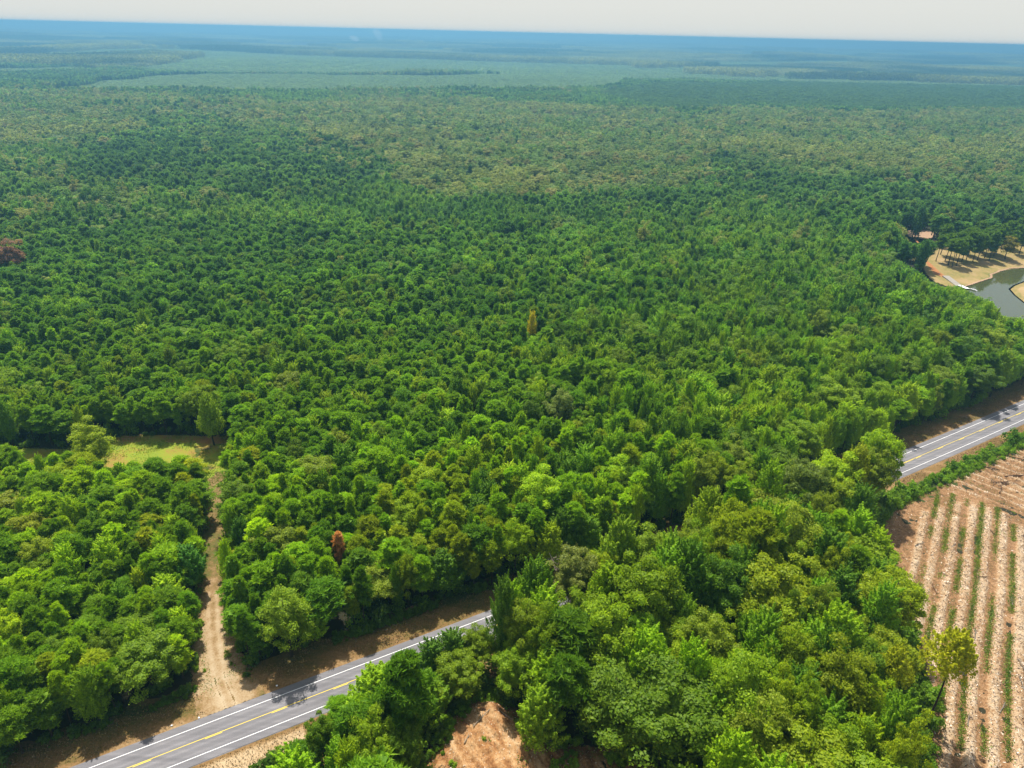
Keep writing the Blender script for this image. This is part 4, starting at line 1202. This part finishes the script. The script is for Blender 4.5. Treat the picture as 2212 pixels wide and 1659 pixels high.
# ------------------------------------------------------------------ undergrowth
def bush_mesh(Rr, hgt, n_, ls):
    a = Acc(); q = rand_dirs(n_, 0.4)
    cl = rng.integers(0, 7, n_); cc = rng.normal(scale=Rr * 0.4, size=(7, 3)); cc[:, 2] = np.abs(cc[:, 2]) * hgt / Rr * 0.6 + hgt * 0.25
    pos = cc[cl] + q * (Rr * 0.55 * (0.6 + 0.5 * rng.random(n_)))[:, None] * np.array([1, 1, hgt / Rr * 0.8]); pos[:, 2] = np.abs(pos[:, 2])
    leaves(a, pos, q + rng.normal(scale=0.45, size=q.shape), ls * (0.6 + 0.7 * rng.random(n_)), asp=0.8)
    return with_mat(a.mesh('foliage'), M_leaf)
bushes = [bush_mesh(1.6, 2.0, 420, 0.24), bush_mesh(1.2, 1.6, 340, 0.22), bush_mesh(2.0, 3.0, 560, 0.26), bush_mesh(1.4, 1.2, 340, 0.22)]
X, Y = np.meshgrid(np.arange(-260, 260, 2.6), np.arange(56, 240, 2.6))
X = (X + rng.uniform(-1.3, 1.3, X.shape)).ravel(); Y = (Y + rng.uniform(-1.3, 1.3, Y.shape)).ravel()
ok = (np.abs(X) < 0.84 * Y + 40) & ~clear_mask(X, Y)
X, Y = X[ok], Y[ok]
cm_ = clear_mask(X + 3.0, Y) | clear_mask(X - 3.0, Y) | clear_mask(X, Y - 3.5) | clear_mask(X, Y + 3)
u_, v_ = to_uv(X, Y)
ok = (rng.random(len(X)) < np.where(cm_, 0.9, np.where(v_ < road_v(u_), 0.55, 0.22)))
X, Y, cm_ = X[ok], Y[ok], cm_[ok]
n_ = len(X)
sc0 = np.where(cm_, 0.9, 0.8) * (0.7 + 0.9 * rng.random(n_)) * np.where(vnoise(X, Y, 8, 3) > 0.5, 1.25, 0.85)
tt = np.array([(0.08, 0.15, 0.014), (0.12, 0.22, 0.012), (0.06, 0.12, 0.014)])[rng.integers(0, 3, n_)] * (0.8 + 0.4 * rng.random((n_, 1)))
# lush low growth on the bank below the hedge, round the mound and at the verge rims
def extra(xx, yy, s0, s1, tn):
    global X, Y, sc0, tt, n_
    k = len(xx); X = np.concatenate([X, xx]); Y = np.concatenate([Y, yy]); sc0 = np.concatenate([sc0, s0 + (s1 - s0) * rng.random(k)])
    tt = np.concatenate([tt, np.array(tn)[None] * (0.75 + 0.5 * rng.random((k, 1)))]); n_ = len(X)
eu = rng.uniform(170, 330, 900); eo = -8.6 - 5.2 * rng.random(900) ** 0.8
ok = fbm(eu, eo * 2, 6, 131, 2) > 0.34 + 0.12 * (eo > -10.2); ex, ey = from_uv(eu[ok], road_v(eu[ok]) + eo[ok]); extra(ex, ey, 0.22, 0.62, (0.15, 0.27, 0.012))
fl = rng.uniform(0, 1, 900); fa = np.array(FIELD_L[:8]); fi = fl * (len(fa) - 1); f0 = np.minimum(fi.astype(int), len(fa) - 2); ff = (fi - f0)[:, None]
fpnt = fa[f0] * (1 - ff) + fa[f0 + 1] * ff; ex, ey = fpnt[:, 0] - 0.2 - 8.5 * rng.random(900) ** 1.3, fpnt[:, 1] + rng.normal(scale=1.0, size=900); ok = ey > 70; extra(ex[ok], ey[ok], 0.3, 0.95, (0.12, 0.22, 0.012))
mx_ = rng.uniform(-22, 36, 2600); my_ = rng.uniform(76, 102, 2600)
md = polydist(mx_, my_, MOUND, True); ok = inpoly(mx_, my_, MOUND) & (((md < 3.0) & (vnoise(mx_, my_, 4, 7) > 0.35)) | (vnoise(mx_, my_, 3.0, 15) > 0.88)); extra(mx_[ok], my_[ok], 0.20, 0.55, (0.14, 0.25, 0.012))
eu = rng.uniform(-50, 165, 1500); eo = 11.2 + 2.2 * rng.random(1500); ok = fbm(eu, eo, 7, 141, 2) > 0.45
ex, ey = from_uv(eu[ok], road_v(eu[ok]) + eo[ok]); ok = polydist(ex, ey, TRACK) > 4.5; extra(ex[ok], ey[ok], 0.15, 0.5, (0.09, 0.17, 0.012))
tx_ = rng.uniform(-104, -56, 2600); ty_ = rng.uniform(104, 198, 2600); td = polydist(tx_, ty_, TRACK); ok = (td < 4.6) & (td > 2.0) & (fbm(tx_, ty_, 7, 143, 2) > 0.52); extra(tx_[ok], ty_[ok], 0.12, 0.38, (0.15, 0.25, 0.012))
instancer('undergrowth', make_coll('bush_lib', bushes), np.stack([X, Y, np.where(inpoly(X, Y, [(-24, 50), (38, 50), (38, 104), (-24, 104)]), np.where(inpoly(X, Y, MOUND), 0.6, 0), 0)], 1), rng.random(n_) * 6.28, np.stack([sc0, sc0, sc0 * 1.15], 1), rng.integers(0, 4, n_), tt,
          'leafy undergrowth below the trees and along the wood edges')

# hedge of shrubs on the bank between the road and the field: each one a thing
bank = [(106, 166.5), (116, 173.2), (125.5, 180), (136, 187), (147.3, 194), (160, 201.5), (173.8, 209.8), (190, 219), (206, 229)]
bk = np.array(bank); seg = np.concatenate([[0], np.cumsum(np.hypot(*np.diff(bk, axis=0).T))])
s_ = 0.0; k = 0; hl = []
rs = random.Random(5)
while s_ < seg[-1] - 30:
    hl.append(s_); s_ += 1.5 + 1.2 * rs.random()
    if 0.62 < s_ / seg[-1] < 0.66: s_ += 3
near_lab = ['beside the wood tip', 'along the middle of the bank', 'near the right edge of the picture']
for k, s_ in enumerate(hl):
    x = float(np.interp(s_, seg, bk[:, 0])) + rs.uniform(-1.1, 1.1); y = float(np.interp(s_, seg, bk[:, 1])) + rs.uniform(-1.3, 0.5)
    e = bpy.data.objects.new('shrub', bushes[k % 4]); C.objects.link(e)
    sc = 0.55 + 0.55 * rs.random()
    big = ((k * 7) % 11 == 3) or s_ > seg[-1] - 48
    if big: sc *= 1.35
    e.location = (x, y, 0.05); e.scale = (sc, sc, sc * (1.0 if not big else 1.2)); e.rotation_euler = (0, 0, rs.random() * 6.28)
    c = rs.choice([(0.12, 0.24, 0.012), (0.16, 0.28, 0.012), (0.08, 0.18, 0.012)]); set_tint(e, c)
    size = 'large' if big else ('small' if sc < 0.8 else 'middle-sized')
    e['label'] = f'{size} leafy shrub on the hedge bank, {ordinal(k)} counted from the wood tip'
    e['category'] = 'shrub'; e['group'] = 'shrubs on the bank between road and field'

# ------------------------------------------------------------------ loose stuff on the open ground
def scatter_quads(name, X, Y, Z, size, asp, flat, mat, label, up=0.0, tall=0.0):
    n_ = len(X)
    a = Acc()
    nor = np.stack([rng.normal(scale=flat, size=n_), rng.normal(scale=flat, size=n_), np.ones(n_)], 1)
    if tall: nor = np.stack([rng.normal(size=n_), rng.normal(size=n_), rng.normal(scale=0.4, size=n_) + 0.3], 1)
    v, f = quads_from(np.stack([X, Y, Z], 1), nor, size, asp=asp)
    a.add(v, f, a=np.repeat(rng.random(n_), 4))
    o = link(name, a.mesh(name), [mat]); tag(o, label, None, None, 'stuff'); return o
# wood debris on the beds
N0 = 260000
X = rng.uniform(70, 200, N0); Y = rng.uniform(72, 225, N0)
ok = inpoly(X, Y, FIELD); X, Y = X[ok], Y[ok]
b, s, t = bed_profile(X, Y); hd = head_profile(X, Y, s)
ok = rng.random(len(X)) < 0.10 + 0.85 * np.maximum(b, hd * 0.8); X, Y = X[ok], Y[ok]
Z = field_z(X, Y) + 0.09
sz = 0.11 + 0.36 * rng.random(len(X)) ** 1.9
scatter_quads('wood_debris', X, Y, Z, sz, 0.28, 0.75, M_chip, 'pale wood chips, bark and twigs strewn along the beds of the cleared field')
X = rng.uniform(-24, 36, 26000); Y = rng.uniform(76, 103, 26000); ok = inpoly(X, Y, MOUND); X, Y = X[ok], Y[ok]
ok = rng.random(len(X)) < 0.55; X, Y = X[ok], Y[ok]
scatter_quads('mound_debris', X, Y, mound_z(X, Y) + 0.10, 0.07 + 0.26 * rng.random(len(X)) ** 3, 0.25, 0.7, M_chip, 'twigs and bark strewn over the bare dirt mound')
# weeds in the furrows: broken strips
mids = (np.array(ROWS)[:-1] + np.array(ROWS)[1:]) / 2
ri = rng.integers(0, len(mids), 90000); s = rng.uniform(110, 219, 90000)
t = mids[ri] + rng.normal(scale=0.42, size=90000) - 0.5 * (vnoise(s, s * 0, 14, 19) - 0.5) + 0.35
X = s * RE[0] + t * RN[0]; Y = s * RE[1] + t * RN[1]
ok = inpoly(X, Y, FIELD) & (Y > 74) & (rng.random(90000) < np.clip((fbm(s, ri * 13.0, 8, 47, 2) - 0.40 - 0.03 * (ri % 2)) * 6, 0, 1) * np.clip(0.5 + vnoise(s, ri * 7.0, 2, 50), 0, 1))
X, Y = X[ok], Y[ok]
N0 = 60000
X2 = rng.uniform(76, 200, N0); Y2 = rng.uniform(72, 225, N0)
ok = inpoly(X2, Y2, FIELD) & ((vnoise(X2, Y2, 3, 48) > 0.90) | ((polydist(X2, Y2, FIELD_L) < 2.5) & (vnoise(X2, Y2, 5, 49) > 0.55)))
X, Y = np.concatenate([X, X2[ok]]), np.concatenate([Y, Y2[ok]])
scatter_quads('weeds', X, Y, field_z(X, Y) + 0.08 + 0.32 * rng.random(len(X)), 0.09 + 0.10 * rng.random(len(X)), 0.7, 1, M_weed, 'green weeds growing in broken strips between the beds', tall=1)
# grass and weeds along verges, track, clearing, mound
def weed_patch(name, poly_fn, x0, x1, y0, y1, N0, thr, zfn, label, hgt=0.3, sz=0.13):
    X = rng.uniform(x0, x1, N0); Y = rng.uniform(y0, y1, N0)
    ok = poly_fn(X, Y) & (fbm(X, Y, 6, 52, 2) + 0.25 * rng.random(N0) > thr)
    X, Y = X[ok], Y[ok]
    scatter_quads(name, X, Y, zfn(X, Y) + hgt * rng.random(len(X)), sz * (0.7 + 0.8 * rng.random(len(X))), 0.6, 1, M_weed, label, tall=1)
def dvf(x, y): u, v = to_uv(x, y); return v - road_v(u), u
weed_patch('bank_grass', lambda x, y: (dvf(x, y)[0] < -9.0) & (dvf(x, y)[0] > -15.0) & (dvf(x, y)[1] > 172), 100, 230, 150, 260, 160000, 0.30, lambda x, y: 0.1 + 0 * x, 'green grass and weeds on the bank below the hedge', 0.45, 0.16)
weed_patch('verge_grass', lambda x, y: ((dvf(x, y)[0] > 9.5) & (dvf(x, y)[0] < 13.5)) | ((dvf(x, y)[0] < -8.5) & (dvf(x, y)[0] > -14) & (dvf(x, y)[1] < 60)), -110, 230, 60, 270, 160000, 0.54, lambda x, y: 0.06 + 0 * x, 'patches of green grass at the outer rim of the road verge', 0.25, 0.11)
m, n, l = new_mat('dry_grass'); M_dry = m
_a = n.new('ShaderNodeAttribute'); _a.attribute_name = 'leafv'
_r = ramp(n, [(0.0, (0.05, 0.055, 0.012)), (0.35, (0.13, 0.085, 0.03)), (0.7, (0.23, 0.14, 0.05)), (1.0, (0.32, 0.24, 0.12))]); l.new(_a.outputs['Fac'], _r.inputs[0])
_p = n.new('ShaderNodeBsdfPrincipled'); _p.inputs['Roughness'].default_value = 0.9; l.new(_r.outputs[0], _p.inputs['Base Color'])
l.new(_p.outputs[0], n.new('ShaderNodeOutputMaterial').inputs[0])
U_ = rng.uniform(-40, 300, 90000); O_ = rng.uniform(5.4, 13.8, 90000) * rng.choice([-1, 1], 90000)
ok = fbm(U_, O_ * 2.2, 7, 111, 3) + 0.22 * rng.random(90000) > 0.56
U_, O_ = U_[ok], O_[ok]; X, Y = from_uv(U_, road_v(U_) + O_)
ok = ~((U_ > 168) & (O_ < -8.2)) & (polydist(X, Y, TRACK) > 4.5) & (Y > 70) & (np.abs(X) < 0.84 * Y + 20); X, Y = X[ok], Y[ok]
scatter_quads('dry_grass', X, Y, 0.10 + 0.12 * rng.random(len(X)), 0.08 + 0.12 * rng.random(len(X)), 0.5, 1, M_dry, 'dry brown and straw grass tufts along the road verges', tall=1)
weed_patch('track_grass', lambda x, y: (polydist(x, y, TRACK) < 5.5) & (polydist(x, y, TRACK) > 1.6) & (dvf(x, y)[0] > 9), -105, -48, 96, 200, 60000, 0.50, lambda x, y: 0.08 + 0 * x, 'green grass patches along both sides of the dirt track', 0.25, 0.11)
weed_patch('clearing_grass', lambda x, y: inpoly(x, y, CLEARING), -190, -80, 160, 202, 60000, 0.56, lambda x, y: 0.1 + 0 * x, 'yellow-green grass patches in the clearing', 0.22, 0.15)
weed_patch('mound_weeds', lambda x, y: inpoly(x, y, MOUND) & ((polydist(x, y, MOUND, True) < 2.6) | (vnoise(x, y, 3.4, 5) > 0.86)), -26, 38, 60, 103, 40000, 0.40, mound_z, 'green weeds round the rim and gullies of the dirt mound', 0.5, 0.14)

# ------------------------------------------------------------------ logs, poles and dead branches, one by one
def log(name, x, y, L, r, ang, z, mat, label, cat='log', tilt=0.0, group=None, twig=0):
    a = Acc(); rs = np.random.default_rng(int(abs(x * 13 + y * 7)))
    zs = np.linspace(-L / 2, L / 2, 5); w = rs.normal(scale=L * 0.012, size=(5, 2))
    p_ = np.stack([zs, w[:, 0], w[:, 1] + tilt * zs], 1)
    v, q, t = tube(p_, r * np.linspace(1.1, 0.7, 5), 8); a.add(v, q, t)
    a.add(p_[0] + np.array([[0, r * 1.1 * math.cos(k * math.pi / 4), r * 1.1 * math.sin(k * math.pi / 4)] for k in range(8)]), None, [(0, i, i + 1) for i in range(1, 7)])
    for k in range(twig):
        f = rs.uniform(-0.2, 0.48) * L; an = rs.uniform(0.3, 1.0) * rs.choice([-1, 1]); l2 = L * rs.uniform(0.15, 0.35)
        b0 = np.array([f, np.interp(f, zs, p_[:, 1]), np.interp(f, zs, p_[:, 2])])
        v, q, t = tube([b0, b0 + np.array([math.cos(an) * l2 * .5, math.sin(an) * l2 * .5, 0.1 * l2]), b0 + np.array([math.cos(an) * l2, math.sin(an) * l2, 0.3 * l2])], [r * .5, r * .35, r * .12], 5); a.add(v, q, t)
    o = link(name, a.mesh(name, smooth=True), [mat]); o.location = (x, y, z); o.rotation_euler = (0, 0, ang)
    tag(o, label, cat, group); return o
(p1x, p1y), (p2x, p2y) = P(1955, 1492, 1.2), P(2000, 1521, 1.2)
pa = math.atan2(p2y - p1y, p2x - p1x); pl_ = math.hypot(p2x - p1x, p2y - p1y)
for k, lb in enumerate(('nearest the camera', 'middle', 'farthest from the camera')):
    off = (k - 1) * 0.42
    log('pole', (p1x + p2x) / 2 - math.sin(pa) * off, (p1y + p2y) / 2 + math.cos(pa) * off, pl_ + 1.5 + 0.5 * k, 0.13, pa, 1.2 + 0.05 * k, M_palebark, f'long pale pole in the stack at the wood edge, the one {lb}' if k != 1 else 'long pale pole in the stack at the wood edge, the middle one', 'pole', group='pale poles stacked at the wood edge')
FW = [(2190, 1030, 6, 0.22, 0.3, 'dark'), (2130, 1012, 7, 0.2, -0.5, 'dark'), (2160, 1060, 4.5, 0.14, 1.1, 'dark'), (2050, 1425, 3.2, .12, 1.4, 'pale'), (2105, 1375, 3.5, .12, 1.2, 'pale'), (2205, 1480, 4, .12, 1.5, 'pale'),
      (2205, 1440, 3, .10, 1.6, 'pale'), (2122, 1250, 3, .1, 0.2, 'brown'), (2090, 1560, 3, .12, 1.2, 'pale'), (2165, 1530, 3.5, .12, 1.0, 'pale'), (1985, 1180, 3.5, .11, .6, 'pale'), (2185, 1300, 3, .1, 1.3, 'pale'),
      (2195, 990, 5, .13, -0.3, 'brown'), (2060, 1180, 2.6, .1, .9, 'pale'), (2140, 1150, 3, .1, 2.0, 'brown'), (2018, 1275, 2.8, .1, 1.7, 'brown')]
place = ['beside the hedge bank', 'in the headland', 'across the headland ruts', 'at the left foot of the rows', 'between two weed strips', 'near the right edge', 'just above another near the right edge', 'halfway down the rows',
         'low in the first full row', 'low between the right rows', 'by the upper left field corner', 'in the right middle rows', 'high in the upper right corner', 'in the upper second row', 'in the upper fourth row', 'left of the first rows beside the wood']
for (a_, b_, L, r, an, sh), wh in zip(FW, place):
    x, y = P(a_, b_); z = float(field_z(np.array([x]), np.array([y]))[0]) + r + 0.12
    log('fallen_branch', x, y, L, r, an + RD - 1.2, z, M_palebark if sh == 'pale' else M_brush, f'{sh} fallen branch lying on the cleared field {wh}', 'branch', 0.02, 'branches lying on the cleared field', 3)
for a_, b_, L, an, wh in [(1040, 1560, 5, 0.9, 'on the upper slope'), (1090, 1548, 3.5, -0.7, 'at the right rim'), (1180, 1610, 6, 0.1, 'at the lower right'), (1010, 1600, 2.5, 1.1, 'low in the middle'), (955, 1560, 3, 0.4, 'at the left rim'),
                          (1240, 1600, 5, 0.7, 'under the trees to the right')]:
    x, y = P(a_, b_, 1); z = float(mound_z(np.array([x]), np.array([y]))[0]) + 0.2
    log('fallen_branch', x, y, L, 0.10, an, z, M_log, f'bleached fallen branch lying on the bare dirt mound {wh}', 'branch', 0.02, 'branches lying on the dirt mound', 3)
# brush pile in the headland
bp = P(2165, 1045)
brush = bpy.data.objects.new('brush_pile', None); C.objects.link(brush); brush.location = (bp[0], bp[1], 0.3)
tag(brush, 'dark heap of dead brush on the headland in the upper right of the field', 'brush pile')
for k in range(22):
    a = Acc(); an = random.random() * 3.14; L = 1.5 + 2.5 * random.random(); c0 = np.array([random.gauss(0, 1.4), random.gauss(0, 0.7), 0.1 + 0.5 * random.random()])
    dv_ = np.array([math.cos(an), math.sin(an) * 0.6, random.uniform(-.1, .2)]) * L / 2
    v, q, t = tube([c0 - dv_, c0, c0 + dv_], [0.09, 0.08, 0.03], 5); a.add(v, q, t); piece('branch', a, M_brush, brush)

# pale bare limbs of the grey-green tree, and two grey snags in the wood
def snag(px_, py_, h, label, seed, spread=4.0):
    x, y = P(px_, py_, h)
    e = bpy.data.objects.new('dead_tree', None); C.objects.link(e); e.location = (x, y, 0)
    tag(e, label, 'tree')
    piece_m = trunk_mesh(h, 0.22, 0.02, 0, 1, 0.3, seed); link('trunk', piece_m, [M_palebark], e)
    rs = np.random.default_rng(seed); a = Acc()
    for i in range(11):
        f = 0.5 + 0.45 * rs.random(); an = i * 2.4; L = spread * (0.6 + 0.6 * rs.random())
        b0 = np.array([0.02 * f * h, 0, f * h]); m1 = b0 + np.array([math.cos(an) * L * .5, math.sin(an) * L * .5, L * .30]); e1 = m1 + np.array([math.cos(an + .3) * L * .5, math.sin(an + .3) * L * .5, L * .35])
        v, q, t = tube([b0, m1, e1], [0.11, 0.08, 0.03], 4); a.add(v, q, t)
        v, q, t = tube([m1, m1 + np.array([math.cos(an - .9) * L * .35, math.sin(an - .9) * L * .35, L * .3])], [0.06, 0.02], 4); a.add(v, q, t)
    piece('limbs', a, M_palebark, e)
snag(1262, 1205, 19, 'bare pale-limbed dead tree rising among the grey-green foliage beside the hidden road', 3, 4.6)
snag(1200, 1190, 18, 'smaller bare dead tree left of the grey-green tree', 5, 3.0)
snag(1515, 1070, 20, 'bare forked snag poking out near the hidden road bend', 8, 2.4)
snag(650, 1010, 14, 'thin bare dead tree in the young pines above the road', 11, 2.2)
snag(370, 1175, 11, 'thin bare dead tree among the pines left of the dirt track', 13, 2.0)

# white specks by the road: marker stones
for k, (a_, b_, lb) in enumerate([(430, 1551, 'left of the track mouth in the shade'), (371, 1568, 'farther left in the shaded verge'), (598, 1482, 'right of the track mouth')]):
    x, y = P(a_, b_)
    a = Acc(); d = rand_dirs(14); 
    bmx = bmesh.new(); bmesh.ops.create_icosphere(bmx, subdivisions=1, radius=0.22)
    for v in bmx.verts: v.co *= 0.8 + 0.4 * random.random(); v.co.z *= 0.6
    me = bpy.data.meshes.new('stone'); bmx.to_mesh(me); bmx.free()
    o = link('stone', me, [M_whitepaint]); o.location = (x, y, 0.12); tag(o, f'small white stone on the roadside {lb}', 'stone')

# ------------------------------------------------------------------ distant details
def far_pt(px_, py_): x, y = P(px_, py_); return x, y, float(ground_z(np.array([x]), np.array([y]))[0])
m, n, l = new_mat('smoke'); M_smoke = m
vs_ = n.new('ShaderNodeVolumePrincipled'); vs_.inputs['Density'].default_value = 0.012; vs_.inputs['Color'].default_value = (0.95, 0.93, 0.9, 1)
l.new(vs_.outputs[0], n.new('ShaderNodeOutputMaterial').inputs['Volume'])
for k, (px_, py_, hh_, lb) in enumerate([(822, 96, 105, 'pale smoke plume rising from the distant forest'), (772, 97, 60, 'smaller pale smoke plume left of the other in the distant forest')]):
    x, y, z = far_pt(px_, py_)
    bmx = bmesh.new(); bmesh.ops.create_icosphere(bmx, subdivisions=3, radius=1.0)
    for v in bmx.verts:
        d = v.co.copy(); w = 0.35 + 0.65 * (d.z * 0.5 + 0.5)
        v.co = Vector((d.x * 55 * w + 35 * (d.z + 1) ** 1.5 * -0.4, d.y * 45 * w, (d.z * 0.5 + 0.5) * hh_ + 10)) * 1.0
    me = bpy.data.meshes.new('smoke'); bmx.to_mesh(me); bmx.free()
    o = link('smoke', me, [M_smoke]); o.location = (x, y, z); tag(o, lb, None, None, 'stuff')
# a far lake: pale slivers
m, n, l = new_mat('far_water'); M_fw = m
p = n.new('ShaderNodeBsdfPrincipled'); p.inputs['Base Color'].default_value = (0.35, 0.42, 0.42, 1); p.inputs['Roughness'].default_value = 0.25
l.new(p.outputs[0], n.new('ShaderNodeOutputMaterial').inputs[0])

# ------------------------------------------------------------------ haze
m, n, l = new_mat('haze'); M_haze = m
HAZE_D = 3.0e-4
vp = n.new('ShaderNodeVolumePrincipled'); vp.inputs['Density'].default_value = HAZE_D
vp.inputs['Color'].default_value = (0.20, 0.46, 0.70, 1); vp.inputs['Anisotropy'].default_value = 0.70
l.new(vp.outputs[0], n.new('ShaderNodeOutputMaterial').inputs['Volume'])
a = Acc(); zlo, zhi = -70.0, 124.0
v8 = np.array([(x, y, z) for x in (-72000, 72000) for y in (-600, 75000) for z in (zlo, zhi)], float)
a.add(v8, [(0, 1, 3, 2), (4, 6, 7, 5), (0, 4, 5, 1), (2, 3, 7, 6), (0, 2, 6, 4), (1, 5, 7, 3)])
hzb = piece('haze', a, M_haze); tag(hzb, kind='stuff', label='blue summer haze over the whole forest')
